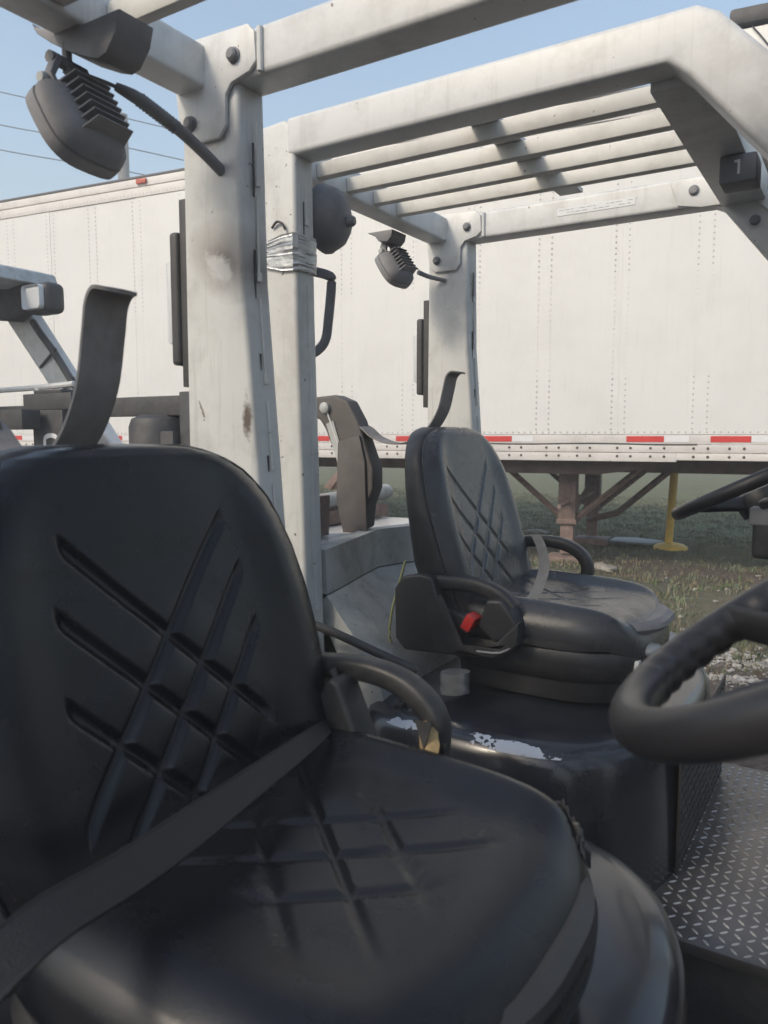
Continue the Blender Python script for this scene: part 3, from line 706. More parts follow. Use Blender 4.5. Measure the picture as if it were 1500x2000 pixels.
def back_sections(zs, scale_w, df, db, x_shift, quilt, n, yc=-.03, low=0.):
    loops = []
    for z in zs:
        w_ = interp(WTAB, z)*scale_w; xf = -.685-.31*(z+.42)
        e = min(1, max(.05, (w_/.16)))**.5
        L = []
        nf = int(n*.72); nb = n-nf; cs_ = []
        for i in range(nf):
            t_ = -1+2*i/(nf-1); t_ = 1.25*t_-.25*t_**3; s = math.copysign(abs(t_)**1.45, t_); cs_.append((math.sqrt(max(0, 1-s*s)), s))
        for i in range(1, nb):
            a = math.pi/2+math.pi*i/nb; cs_.append((math.cos(a), math.sin(a)))
        for c, s in cs_:
            y = w_*math.copysign(abs(s)**(2/2.9), s); cc = math.copysign(abs(c)**(2/2.6), c)
            x = cc*(df if c > 0 else db+low*min(1, max(0, (-.04-z)/.34))**1.3)*e
            if c > 0:
                q = abs(y)/max(w_, .02)
                x += .016*min(1, w_/.2)*math.exp(-((q-.80)/.17)**2)*min(1, c*2.2)*min(1, max(0, -z/.14))
                x -= .010*(1-q*q)*e*min(1, max(0, -z/.16))*c
                if quilt:
                    f = min(1, c*1.6)
                    x += f*quilt*(-.0080*groove(y+yc, z, LC, MC)+.011*pads(y+yc, z))
            L.append((xf-df*.6+x+x_shift, y, z))
        loops.append([(x, y+yc, z) for (x, y, z) in L])
    return loops
zs = [-.58+i*.0026 for i in range(int((.58-.06)/.0026))]
zs += [zs[-1]+.0026+i*.0018 for i in range(int((-.0115-zs[-1]-.0026)/.0018))]+[-.0112]
def add_seat(parent, off, worn):
    o = Vector(off)
    def mv(mb): mb.v = [(v[0]+o.x, v[1]+o.y, v[2]+o.z) for v in mb.v]; return mb
    n = 520 if worn else 360
    sw_, yc_ = (1.0, -.03) if worn else (.90, -.007)
    V_ = VINYL if worn else VINYL_HAZED
    bk = MB().loft(back_sections(zs, sw_, .045, .045, 0, 1. if worn else .42, n, yc_))
    # base rim (the seat part), cushion and backrest are its sub-parts
    XT = [(-.80, .20), (-.70, .225), (-.60, .243), (-.50, .254), (-.42, .257), (-.36, .240), (-.32, .214), (-.285, .174), (-.258, .124), (-.242, .070), (-.236, .0)]
    def outline(sc, z, grow=0., npts=160):
        L = []
        for i in range(npts):
            a = 2*math.pi*i/npts; c, s = math.cos(a), math.sin(a)
            x = -.518+((.296 if worn else .283)+grow)*math.copysign(abs(c)**(2/3.5), c)*sc if c > 0 else -.518+(.25+grow)*math.copysign(abs(c)**(2/3.4), c)*sc
            y = (.255+grow)*math.copysign(abs(s)**(2/(3.0 if c > 0 else 3.4)), s)*sc
            if worn and y < 0: y *= 1.26
            L.append((x, y, z(x, y) if callable(z) else z))
        return L
    base = MB().loft([outline(.86, -.676), outline(.885, -.66), outline(.90, -.625), outline(.97, -.612), outline(1.0, -.585), outline(1.01, -.56), outline(.985, -.545), outline(.9, -.54)])
    S = part('operator_seat', mv(base), PLAST, parent, 'black vinyl operator seat on a plastic base')
    pipes = []
    for sgn in (1, -1):
        P_ = []
        for z in zs[::6]:
            if z > -.03: break
            w_ = interp(WTAB, z)*sw_; xf = -.685-.31*(z+.42)
            P_.append((xf-.027+.016, yc_+sgn*(w_*.9905+.0004), z))
        pipes.append(mv(MB().tube(P_, .0021, 8, smooth=0)))
    part('backrest', mv(bk), V_, S)
    for p_ in pipes: part('seam_piping', p_, V_, S)
    sh = MB().loft([[(x-.016, y*1.022, z+.004) for (x, y, z) in L] for L in back_sections([z for z in zs[::4]], sw_, .012, .078, 0, False, 120, yc_, .065)])
    part('backrest_shell', mv(sh), PLAST, S)
    def top(x, y):
        q = (y/.255) if (y > 0 or not worn) else y/.321
        z = -.452-.012*(1-q*q)-.006*math.sin((x+.5)*7)
        z += (.020 if y > 0 or not worn else .010)*math.exp(-((abs(q)-.80)/.16)**2)*(1 if x < -.3 else max(0, 1-(x+.3)/.06))
        if x > -.34: z -= .55*(x+.34)**2*4
        return z
    def quiltp(x, y):
        g_ = 0.; yy = y-QY; xx = -(x+.50)
        for sl, cs in ((1, (0, .10, .20)), (-1, (0, .10, .20))):
            for c in cs:
                d = abs(xx*.9+sl*yy+.02-c+.10)/1.35
                e = max(0, 1-max(abs(yy)/.17, abs(xx)/.17)**4)
                if d < .008: g_ = max(g_, e*(1-(d/.008)**2))*(1 if worn else .6)
        return g_
    rings = []; 
    for k in range(1, 100):
        r = k/100*.94; rings.append((r, None))
    L3 = []
    for r, _ in rings:
        L = []
        for (x, y, _) in outline(r/.94*.955, 0.):
            edge = max(0, (r-.72)/.22); z = top(x, y)-.022*edge**2.6-.0050*quiltp(x, y)
            wr = .0016*math.sin(x*60+y*35+math.sin(y*40)*1.5)*math.exp(-((y-.02)/.10)**2-((x+.60)/.07)**2)
            L.append((x, y, z+wr))
        L3.append(L)
    for sc, dz in ((.985, -.034), (1.0, -.048), (1.008, -.064), (1.006, -.080), (.985, -.094), (.93, -.100)):
        L3.append([(x, y, top(x*.97, y*.97)+dz) for (x, y, _) in outline(sc, 0.)])
    part('cushion', mv(MB().loft(L3[::-1])), V_, S, 'worn cushion with torn front corner' if worn else None)
    # armrest hoops
    def hoop(y, name='armrest'):
        p = [(-.735, y, -.367), (-.67, y, -.359), (-.61, y, -.359), (-.56, y, -.371), (-.524, y, -.396), (-.510, y, -.425), (-.512, y, -.470)]
        return part(name, mv(MB().tube(p, .018, 20, .0215, up=(0, 1, 0), smooth=6, sq=3.2)), PLAST, S)
    hoop(.262)
    if not worn: 
        p = [(-.735, -.262, -.408), (-.68, -.264, -.404), (-.62, -.264, -.407), (-.565, -.262, -.424), (-.53, -.26, -.455)]
        part('armrest', mv(MB().tube(p, .02, 20, .021, up=(0, 1, 0), smooth=6, sq=3.)), PLAST, S)
    # hip restraint
    hp = [(-.841, -.43), (-.815, -.395), (-.77, -.385), (-.73, -.39), (-.715, -.44), (-.655, -.560), (-.58, -.563), (-.535, -.51), (-.50, -.475), (-.495, -.53), (-.54, -.571), (-.68, -.582), (-.81, -.588), (-.838, -.56)]
    yh = -.285 if not worn else -.365; dz = 0 if not worn else -.06
    H = part('hip_restraint', mv(MB().prism([(x, z+dz) for x, z in hp], 'y', yh-.02, yh+.014, .008, 3)), PLAST, S)
    if not worn:
        part('restraint_rim', mv(MB().prism([(-.72, -.435), (-.655, -.565), (-.56, -.570), (-.50, -.53), (-.497, -.50), (-.54, -.545), (-.64, -.548), (-.70, -.43)], 'y', yh-.026, yh-.0205, .002)), PLAST, H)
        part('restraint_end', mv(MB().prism([(-.585, -.432), (-.545, -.428), (-.515, -.465), (-.503, -.485), (-.512, -.518), (-.565, -.535), (-.605, -.50)], 'y', -.300, -.235, .010, 4)), PLAST, S)
        part('restraint_end', mv(MB().tube([(-.60, -.315, -.557), (-.54, -.312, -.553), (-.50, -.305, -.525)], .003, 8)), VEILED, S)
        BK = part('buckle', mv(MB().box(-.735, -.632, -.290, -.250, -.515, -.475, .004, 2, mtx=Matrix.Translation((-.68, 0, -.49)) @ Matrix.Rotation(R(14), 4, 'Y') @ Matrix.Translation((.68, 0, .49)))), PLAST, S)
        part('release_button', mv(MB().box(-.648, -.622, -.297, -.251, -.517, -.477, .003, 2, mtx=Matrix.Translation((-.635, 0, -.497)) @ Matrix.Rotation(R(28), 4, 'Y') @ Matrix.Translation((.635, 0, .497)))), RED, BK)
        lp = catmull([Vector(p) for p in ((-.575, .0, -.305), (-.545, -.03, -.34), (-.528, -.06, -.385), (-.528, -.10, -.43), (-.535, -.16, -.475))], 4)
        lo = []
        for i, p in enumerate(lp):
            d = Vector((.016, -.004, 0)); lo.append([p-d, p+d, p+d+Vector((0, .002, 0)), p-d+Vector((0, .002, 0))])
        part('belt_webbing', mv(MB().loft(lo)), WEBG, S)
        def lever(z0, w2):
            L_ = []
            for k in range(25):
                y = -w2+2*w2*k/24; bul = .012-.050*abs(y/w2)**3.0
                L_.append([(-.30, y, z0-.022), (-.27+bul, y, z0-.006), (-.245+bul, y, z0), (-.230+bul, y, z0-.008), (-.226+bul, y, z0-.018), (-.236+bul, y, z0-.030), (-.30, y, z0-.036)])
            return MB().loft(L_)
        LV = part('slide_lever', mv(lever(-.482, .14)), VEILED, S)
        part('weight_knob', mv(MB().loft([[(x_, y_+math.cos(a)*rr_, -.552+math.sin(a)*rr_*.55) for a in [k*math.pi/8 for k in range(16)]] for x_, y_, rr_ in ((-.27, -.10, .02), (-.245, -.10, .032), (-.225, -.10, .030), (-.212, -.10, .018))])), BLUEG, S)
        sw = MB()
        part('gauge', mv(MB().box(-.262, -.250, -.17, -.115, -.615, -.565, .002)), WPAINT, S)
        for k in range(4): sw.box(-.2495, -.2485, -.17, -.115, -.609+k*.012, -.607+k*.012)
        part('gauge_marks', mv(sw), INK, S)
    else:
        L_ = []
        for k in range(33):
            y = -.17+.34*k/32; bul = .012-.050*abs(y/.17)**3.0
            L_.append([(-.30, y, -.526), (-.262+bul, y, -.512), (-.244+bul, y, -.506), (-.228+bul, y, -.514), (-.224+bul, y, -.524), (-.234+bul, y, -.540), (-.30, y, -.546)])
        part('slide_lever', mv(MB().loft(L_)), FADED2, S)
        # torn foam at the end of the armrest and ragged vinyl at the cushion corner
        fo = MB().loft([[(-.512+dx+math.cos(a)*r1, .240-dx*1.2+math.sin(a)*.010, z+.003*math.sin(a*3)) for a in [k*math.pi/8 for k in range(16)]] for dx, r1, z in ((-.004, .006, -.410), (-.002, .012, -.418), (.0, .015, -.426), (.003, .0145, -.434), (.006, .0155, -.441), (.011, .012, -.449), (.016, .009, -.457), (.023, .003, -.466))])
        part('torn_foam', mv(fo), FOAM, S, 'yellow foam showing through the split armrest end')
        fl = MB(); rr = random.Random(2)
        fl.add([(-.526, .2235, -.405), (-.498, .2235, -.405), (-.508, .2190, -.443), (-.526, .227, -.405), (-.498, .227, -.405), (-.508, .2215, -.443)], [(0, 1, 2), (3, 5, 4), (0, 2, 5, 3), (1, 4, 5, 2), (0, 3, 4, 1)])
        for sx, tipx, hh in ((-.5285, -.530, .030), (-.4955, -.4935, .034), (-.515, -.508, .020)):
            fl.add([(sx, .2465, -.44), (sx+.008, .2465, -.44), (tipx+.006, .244, -.44-hh), (sx, .249, -.44), (sx+.008, .249, -.44), (tipx+.006, .2465, -.44-hh)], [(0, 1, 2), (3, 5, 4), (0, 2, 5, 3), (1, 4, 5, 2), (0, 3, 4, 1)])
        part('vinyl_shred', mv(fl), PLAST, S, smooth=0)
        rg = MB()
        ol = outline(.962, 0.)
        for k in range(15, 34):
            if k in (26, 27): continue
            (xa, ya, _), (xb, yb, _) = ol[k], ol[k+1]
            xa += rr.uniform(-.002, .002); ya += rr.uniform(-.002, .002)
            za = top(xa, ya)-.026; zb = top(xb, yb)-.026; h = rr.uniform(.005, .012)*(1.3 if k < 26 else .8)
            ox, oy = xa+.518, ya; l_ = math.hypot(ox, oy); ox, oy = ox/l_, oy/l_
            A0 = Vector((xa, ya, za-.004)); B0 = Vector((xb, yb, zb-.004)); up1 = Vector((ox*rr.uniform(-.004, .005), oy*rr.uniform(-.004, .005), h)); up2 = Vector((ox*rr.uniform(-.003, .006), oy*rr.uniform(-.003, .006), h*rr.uniform(.4, 1.1)))
            t_ = Vector((ox, oy, 0))*.0022
            q = [A0, B0, B0+up2, A0.lerp(B0, rr.uniform(.3, .7))+up1*1.1, A0+up1*rr.uniform(.3, .9)]
            rg.add(q+[p_+t_ for p_ in q], [(0, 1, 2, 3, 4), (9, 8, 7, 6, 5), (0, 5, 6, 1), (1, 6, 7, 2), (2, 7, 8, 3), (3, 8, 9, 4), (4, 9, 5, 0)])
        wp = [(x_, y_, top(x_, y_)-.025) for (x_, y_, _) in [p_ for p_ in outline(.965, 0.) if -.47 < p_[0] < -.345 and p_[1] > 0]]
        wp.sort(key=lambda p_: p_[0])
        part('worn_lit_piping', mv(MB().tube(wp, .0034, 8, smooth=0)), WORN_LIT, S)  # worn piping, the edge's highlight put into its pale colour
        fp = [ol[k] for k in range(17, 23)]
        part('torn_flap', mv(MB().loft([[(x_+.004, y_+.004, top(x_, y_)-.030), (x_+.012+.003*math.sin(k_*2), y_+.011, top(x_, y_)-.040), (x_+.013, y_+.010, top(x_, y_)-.058), (x_+.010, y_+.008, top(x_, y_)-.058)] for k_, (x_, y_, _) in enumerate(fp)])), PLAST, S)
        part('torn_edge', mv(rg), PLAST, S, 'ragged torn vinyl along the cushion edge', smooth=0)
    return S
add_seat(FB, (-.175, 1.98, .035), False)
add_seat(FA, (0, .70, 0), True)

def ribbon(pts, w0, nrm=(0, 0, 1), th=.0016, k=5, twist=0.):
    pts = catmull([Vector(p) for p in pts], k); lo = []; n = len(pts)
    for i, p in enumerate(pts):
        a = pts[max(0, i-1)]; b = pts[min(n-1, i+1)]; t = (b-a).normalized(); f = i/(n-1)
        nn = Vector(nrm[0] if isinstance(nrm[0], tuple) else nrm)
        if isinstance(nrm[0], tuple):
            q = f*(len(nrm)-1); j = min(int(q), len(nrm)-2); nn = Vector(nrm[j]).lerp(Vector(nrm[j+1]), q-j)
        s = t.cross(nn).normalized()*((w0(f) if callable(w0) else w0)/2); nn = s.cross(t).normalized()*th
        lo.append([p-s*1.02, p-s+nn*1.7, p-s*.9+nn*1.5, p-s*.86+nn, p+nn*1.1, p+s*.86+nn, p+s*.9+nn*1.5, p+s+nn*1.7, p+s*1.02, p+s-nn, p-s-nn])
    return MB().loft(lo)
# near seat belt across the lap
bl = ribbon([(-.665, .90, -.44), (-.64, .865, -.42), (-.605, .76, -.405), (-.575, .60, -.400), (-.545, .45, -.392), (-.53, .34, -.384), (-.515, .25, -.40)], lambda f:   .020+.024*min(1, max(0, (f-.15)/.45)), ((.75, .3, .35), (.6, -.35, .7), (.45, -.4, .8), (.45, -.35, .85)))
part('lap_belt', bl, WEB, FA, 'black lap belt lying across the near cushion')
part('belt_retractor', MB().prism([(-.70, -.42), (-.66, -.36), (-.645, -.365), (-.595, -.475), (-.61, -.50), (-.70, -.50)], 'y', .90, .955, .008, 3), PLAST, FA)
part('belt_guide_bar', MB().tube([(-.672, .925, -.355), (-.612, .935, -.455)], .007, 10, smooth=0), PLAST, FA)

# steering wheels
def steering(parent, c, tilt, rad, tr_, yaw=0., bumps=True, hub=True):
    c = Vector(c); ex = Vector((math.cos(tilt)*math.cos(yaw), math.cos(tilt)*math.sin(yaw), math.sin(tilt))); ey = Vector((-math.sin(yaw), math.cos(yaw), 0)); n = ex.cross(ey)
    lo = []; N_ = 220
    for i in range(N_+1):
        p = 2*math.pi*i/N_; rd = ex*math.cos(p)+ey*math.sin(p); L = []
        for k in range(28):
            a = 2*math.pi*k/28; rr_ = tr_*1.0
            inner = max(0, -math.cos(a)); low = max(0, -math.sin(a))
            if bumps:
                env = 1.0 if (1.0 < p < 2.9) else .0
                rr_ += env*.0019*(math.sin(p*44))*max(inner*.7+low*.6, 0)**1.2
            L.append(c+rd*(rad+math.cos(a)*rr_)+n*(math.sin(a)*rr_*1.05))
        lo.append(L)
    W = part('steering_wheel', MB().loft(lo, cap=False), RUBBER, parent)
    if hub:
        h = c-n*.045
        for an in (0, 125, 235):
            p = R(an); rd = ex*math.cos(p)+ey*math.sin(p)
            part('spoke', MB().tube([h+rd*.03, c+rd*(rad*.6)-n*.02, c+rd*(rad-.004)], .008, 12, .019, up=tuple(n), smooth=4), RUBBER, W)
        part('wheel_hub', MB().lathe([(.0, -.03), (.05, -.03), (.055, 0.), (.045, .025), (.0, .032)], h, n, 28), PLAST, W)
    return ex, ey, n
ex, ey, n = steering(FB, (-.225, 2.0, -.112), R(27), .178, .0155)
h = Vector((-.225, 2.0, -.112))-n*.07
part('steering_column', MB().tube([h, h-n*.25+Vector((.02, 0, 0)), h-n*.55+Vector((.10, 0, 0)), h-n*.85+Vector((.2, 0, 0))], lambda t: .035+.03*t, 16, smooth=4), PLAST, FB)
sw = MB().box(-.205, -.135, 1.875, 1.935, -.275, -.165, .014, 3, mtx=None)
part('lever_housing', sw, PLAST, FB)
part('direction_lever', MB().tube([(-.17, 1.90, -.17), (-.185, 1.87, -.15), (-.16, 1.82, -.14)], .010, 10), PLAST, FB)
for y in (1.885, 1.915): part('switch_cap', MB().box(-.212, -.17, y-.012, y+.012, -.20, -.16, .006, 3), VEILED, FB)
ex, ey, n = steering(FA, (.0054, .6633, -.1224), .5807, .1916, .0178, .098)
h = Vector((.0054, .6633, -.1224))-n*.07
part('steering_column', MB().tube([h, h-n*.25, h-n*.55+Vector((.10, 0, 0)), h-n*.80+Vector((.2, 0, 0))], lambda t: .035+.03*t, 16, smooth=4), PLAST, FA)

# ---------------------------------------------------------------- things only on the far forklift
work_lamp(FB, (-1.352, 2.24, .552), (.80, -.10, .55), .064, hang=(-1.375, 2.232, .635))
part('lamp_bracket', MB().prism([(-1.43, .662), (-1.33, .662), (-1.335, .640), (-1.35, .625), (-1.385, .630), (-1.40, .650)], 'y', 2.18, 2.27, .004), VEILED, FB)
part('lamp_cable', MB().tube([(-1.36, 2.25, .60), (-1.345, 2.29, .585), (-1.325, 2.34, .563)], .0028, 8), ORNG, FB)
part('cable_sleeve', MB().tube([(-1.335, 2.36, .557), (-1.318, 2.40, .548), (-1.27, 2.437, .535)], lambda t: .009-.002*t, 8), VEILED, FB)
# grab handle, round horn and duct tape on the near pillar
part('grab_handle', MB().tube([(-1.262, 1.60, .43), (-1.245, 1.64, .425), (-1.205, 1.655, .412), (-1.198, 1.66, .395), (-1.205, 1.655, .30), (-1.213, 1.65, .245), (-1.232, 1.63, .215), (-1.262, 1.60, .20)], .0105, 12, .0125, smooth=5, sq=2.6), VEILED, FB)
HN = part('backup_horn', MB().lathe([(.0, -.012), (.078, -.012), (.086, .0), (.086, .012), (.080, .022), (.078, .028), (.070, .044), (.050, .060), (.02, .068), (.0, .069)], (-1.222, 1.66, .556), (.95, .2, .0), 40), VEILED, FB)
part('horn_knob', MB().lathe([(0, 0), (.014, 0), (.014, .014), (.010, .02), (0, .02)], (-1.156, 1.674, .545), (.95, .2, 0), 16), VEILED, HN)
tp = MB(); rr = random.Random(8); lo = []
for k in range(24):
    z = .405+.066*k/23
    L = []
    for (x, y) in ((-1.344, 1.486), (-1.30, 1.4845), (-1.26, 1.4845), (-1.22, 1.4845), (-1.186, 1.4855), (-1.1755, 1.495), (-1.1745, 1.52), (-1.1745, 1.55), (-1.178, 1.569), (-1.20, 1.5745), (-1.28, 1.5745), (-1.344, 1.572)):
        L.append((x+rr.uniform(-.0008, .0022)*(1 if x > -1.2 else 0), y+rr.uniform(-.0022, .0005)*(1 if y < 1.5 else 0), z+.012*math.sin(x*25)*((k-12)/12)))
    lo.append(L)
part('duct_tape', MB().loft(lo, cap=False), TAPE, FB, smooth=20)
part('wire_tail', MB().tube([(-1.25, 1.487, .50), (-1.232, 1.484, .512), (-1.215, 1.484, .505), (-1.208, 1.486, .49)], .003, 6), STEELD, FB)
# sticker on the far rail
SB = part('warning_sticker', MB().box(-.872, -.628, YF0-.0015, YF0-.0003, .693, .716), STICK, FB)
ik = MB(); rr = random.Random(12)
for row, z in enumerate((.7095, .7005)):
    x = -.866
    while x < -.64:
        L_ = rr.uniform(.006, .02)
        if rr.random() < .72: ik.box(x, x+L_, YF0-.0021, YF0-.0016, z-.0008, z+.0008)
        x += L_+.006
part('sticker_print', ik, INK, SB, kind='stuff')
# taped box end, hose and cable beside the hood
part('taped_bracket', MB().loft([[(-.803+(.036+.0015*math.sin(k*5+a_*3))*math.copysign(abs(math.cos(a_))**.8, math.cos(a_)), 1.605+.03*math.sin(a_), -.562-.05*k/9+.004*math.cos(a_)) for a_ in [q*math.pi/14 for q in range(28)]] for k in range(10)]), TAPE, FB, 'silver tape wrapped round a bracket under the seat')
part('hose', MB().tube([(-1.015, 1.73, -.33), (-1.03, 1.72, -.40), (-1.045, 1.71, -.47), (-1.05, 1.71, -.54), (-1.03, 1.72, -.60), (-.99, 1.74, -.655)], .0038, 8), ORNG, FB)
part('lift_strut', MB().tube([(-1.16, 1.47, -.455), (-1.08, 1.50, -.482), (-.95, 1.53, -.53), (-.88, 1.56, -.56)], .011, 10), STEELD, FB)
part('cable', MB().tube([(-.90, 1.60, -.56), (-.93, 1.58, -.62), (-.90, 1.56, -.655)], .004, 6), STEELD, FB)
part('hood_latch', MB().box(-.94, -.915, 1.545, 1.57, -.655, -.645, .003).tube([(-.927, 1.557, -.65), (-.93, 1.56, -.60)], .0045, 8, smooth=0), STEELD, FB)
part('side_cover', MB().prism([(-1.02, -.74), (-.86, -.715), (-.84, -.73), (-.86, -.80), (-1.0, -.80)], 'y', 1.30+.19, 1.495, .002), CREAM, FB)

# ---------------------------------------------------------------- things only on the near forklift
work_lamp(FA, (-1.128, .862, .510), (.84, .10, .50), .075, hang=(-1.160, .862, .612))
part('lamp_bracket', MB().prism([(-1.245, .700), (-1.235, .690), (-1.205, .680), (-1.195, .700), (-1.19, .7), (-1.115, .661), (-1.02, .661), (-1.03, .630), (-1.055, .604), (-1.075, .600), (-1.10, .608), (-1.15, .630), (-1.195, .655), (-1.23, .678)], 'y', .855, .925, .003), VEILED, FA)
part('lamp_cable', MB().tube([(-1.14, .88, .60), (-1.13, .92, .598), (-1.115, .95, .590)], .0035, 8), VEILED, FA)
cs = MB().tube([(-1.125, .93, .596), (-1.10, .97, .578), (-1.09, 1.04, .553), (-1.088, 1.10, .530), (-1.085, 1.145, .508)], lambda t: .007+.004*min(1, t*6), 12, smooth=6)
for k in range(12):
    t = k/12; p = Vector((-1.104, .965, .581)).lerp(Vector((-1.09, 1.04, .553)), t)
    cs.lathe([(.0115, -.001), (.0132, 0), (.0115, .001)], p, (.0, .9, -.3), 12)
part('cable_sleeve', cs, VEILED, FA)
part('guard_bar', MB().box(-1.111, -.235, .905, .93, .672, .718, .005), CREAMB, FA)
SA = part('warning_sticker', MB().box(-.628, -.555, 1.138, 1.1392, .697, .743), STICK, FA)
def text(s, size, loc, parent, m):
    cu = bpy.data.curves.new('txt', 'FONT'); cu.body = s; cu.size = size; cu.extrude = .0002; cu.resolution_u = 2
    to = bpy.data.objects.new('txt', cu); col.objects.link(to); dg = bpy.context.evaluated_depsgraph_get(); me = bpy.data.meshes.new_from_object(to.evaluated_get(dg))
    bpy.data.objects.remove(to)
    rot = Matrix.Rotation(R(90), 4, 'X'); me.transform(Matrix.Translation(Vector(loc)-rootorg(parent)) @ rot)
    me.materials.clear(); me.materials.append(m)
    o = bpy.data.objects.new('sticker_print', me); col.objects.link(o); o.parent = parent; return o
text('WHEN OPERATING', .0085, (-.622, 1.1376, .713), SA, INK)
text('IMPACT LOAD', .0085, (-.612, 1.1376, .702), SA, INK)
text('WARNING', .012, (-.622, 1.1376, .726), SA, INK)
# scorched and rusted patches on the near far-side pillar: own material on that copy
def pillar_mat():
    m = WHITE2.copy(); m.name = 'forklift_grey_paint_scorched'; t = m.node_tree; N = t.nodes; L = t.links; b = N['Principled BSDF']
    tc = [n for n in N if n.type == 'TEX_COORD'][0].outputs['Object']; src = b.inputs['Base Color'].links[0].from_socket
    def blob(c, r, colr, nsc, amt, th0, th1, prev):
        v = N.new('ShaderNodeVectorMath'); v.operation = 'SUBTRACT'; L.new(tc, v.inputs[0]); v.inputs[1].default_value = c
        s = N.new('ShaderNodeVectorMath'); s.operation = 'MULTIPLY'; L.new(v.outputs[0], s.inputs[0]); s.inputs[1].default_value = (1/r[0], .001, 1/r[1])
        rot = N.new('ShaderNodeVectorRotate'); rot.rotation_type = 'Y_AXIS'; rot.inputs['Angle'].default_value = r[2]; L.new(v.outputs[0], rot.inputs['Vector']); L.new(rot.outputs[0], s.inputs[0])
        ln = N.new('ShaderNodeVectorMath'); ln.operation = 'LENGTH'; L.new(s.outputs[0], ln.inputs[0])
        nz = N.new('ShaderNodeTexNoise'); nz.inputs['Scale'].default_value = nsc; nz.inputs['Detail'].default_value = 7; nz.inputs['Roughness'].default_value = .7; L.new(tc, nz.inputs['Vector'])
        ad = N.new('ShaderNodeMath'); ad.operation = 'MULTIPLY_ADD'; L.new(nz.outputs['Fac'], ad.inputs[0]); ad.inputs[1].default_value = amt; L.new(ln.outputs['Value'], ad.inputs[2])
        mr = N.new('ShaderNodeMapRange'); mr.inputs['From Min'].default_value = th1; mr.inputs['From Max'].default_value = th0; L.new(ad.outputs[0], mr.inputs['Value'])
        x = N.new('ShaderNodeMix'); x.data_type = 'RGBA'; L.new(mr.outputs[0], x.inputs['Factor']); L.new(prev, x.inputs[6]); x.inputs[7].default_value = (*colr, 1); return x.outputs[2]
    O = Vector(BO)+DA
    def lc(x, z): return (x-O.x, 0, z-O.z)
    c = blob(lc(-1.080, .340), (.115, .075, R(-35)), (.19, .16, .14), 14, .9, .50, 1.45, src)
    c = blob(lc(-1.095, .325), (.075, .040, R(-40)), (.52, .515, .50), 42, 1.5, 1.10, 1.42, c)
    c = blob(lc(-1.030, .035), (.020, .075, 0), (.12, .09, .075), 45, 1.6, 1.05, 1.45, c)
    c = blob(lc(-1.150, .05), (.009, .05, R(25)), (.22, .2, .18), 90, 1.4, .95, 1.1, c)
    L.new(c, b.inputs['Base Color']); return m
for ch in FA.children:            # the near guard is a little longer at the front
    if ch.name.split('.')[0] in ('side_frame', 'front_cross_beam', 'front_lower_brace', 'guard_bar', 'gusset_plate'):
        big = [v.co.x for v in ch.data.vertices]
        if max(big) > .15:
            ch.data = ch.data.copy()
            for v in ch.data.vertices:
                if v.co.x > .15: v.co.x += .16
            if ch.name.startswith('gusset'):
                for b_ in ch.children: b_.location.x += .16
pm = pillar_mat()
pil = [o for o in FA.children if o.name.startswith('rear_pillar')]
pil = max(pil, key=lambda o: sum(v.co.y for v in o.data.vertices)/len(o.data.vertices))
pil.data = pil.data.copy(); pil.data.materials.clear(); pil.data.materials.append(pm)
pil['label'] = 'pillar with scorched blistered paint and a rust chip'

# number plate letter on the front of the far forklift
SBX = part('switch_box', MB().box(-.325, -.245, 2.0, 2.09, .585, .6475, .006), VEILED, FB)
NB = part('stencilled_number', MB().box(-.2855, -.2800, 1.9990, 1.9997, .602, .634).box(-.2925, -.2856, 1.9990, 1.9997, .628, .634), WPAINT, SBX)

# ================================================================== THIRD FORKLIFT, far left
CO = (-5.0, 2.5, -1.4)
FC = thing('forklift', 'distant grey-white forklift at the far left with headlamp under its roof edge', 'forklift', CO)
FC['group'] = 'forklifts parked side by side'
def at3(u, v, y):
    q = fw*1500+r_*(u-750)+u2*(1000-v); return q*(y/q.y)
Y3 = 3.0
poly = [(-4.98, 1.02), (-4.85, .86), (-3.75, -.28), (-3.54, -.28), (-4.54, .82), (-4.68, 1.02)]
part('front_leg', MB().prism(poly, 'y', 2.98, 3.08, .02, 3), WHITE, FC)
part('front_leg', MB().prism(poly, 'y', 1.92, 2.02, .02, 3), WHITE, FC)
part('side_rail', MB().box(-6.3, -4.52, 2.97, 3.07, .93, 1.03, .02, 3), WHITE, FC)
part('side_rail', MB().box(-6.3, -4.52, 1.92, 2.02, .93, 1.03, .02, 3), WHITE, FC)
part('roof_front_beam', MB().prism([(-4.90, .93), (-4.86, 1.04), (-4.50, 1.03), (-4.34, .99), (-4.30, .91), (-4.5, .89)], 'y', 1.92, 3.08, .015, 3), WEATHTOP, FC)
for k in range(7): part('guard_bar', MB().box(-6.3, -4.6, 2.10+k*.12, 2.13+k*.12, .95, 1.0, .004), WHITE, FC)
part('lamp_housing', MB().prism([(-4.95, .84), (-4.9, .94), (-4.25, .90), (-4.22, .80), (-4.50, .70), (-4.85, .74)], 'y', 2.86, 2.96, .02, 3), STEELD, FC)
hl = part('headlamp', MB().box(-4.32, -4.10, 2.84, 2.98, .72, .90, .05, 4), STEELD, FC)
part('lamp_lens', MB().box(-4.295, -4.125, 2.828, 2.842, .74, .88, .03, 4), LENS, hl)
part('wire_harness', MB().tube([(-4.42, 2.965, .70), (-4.34, 2.96, .62), (-4.22, 2.965, .50), (-4.08, 2.96, .35), (-3.96, 2.965, .22)], .022, 8), STEELD, FC)
for (x, z) in ((-4.22, .48), (-4.06, .30)):
    part('zip_tie', MB().tube([(x+.03, 2.955, z+.04), (x-.16, 2.975, z-.06)], .009, 6, smooth=0), STEELD, FC)
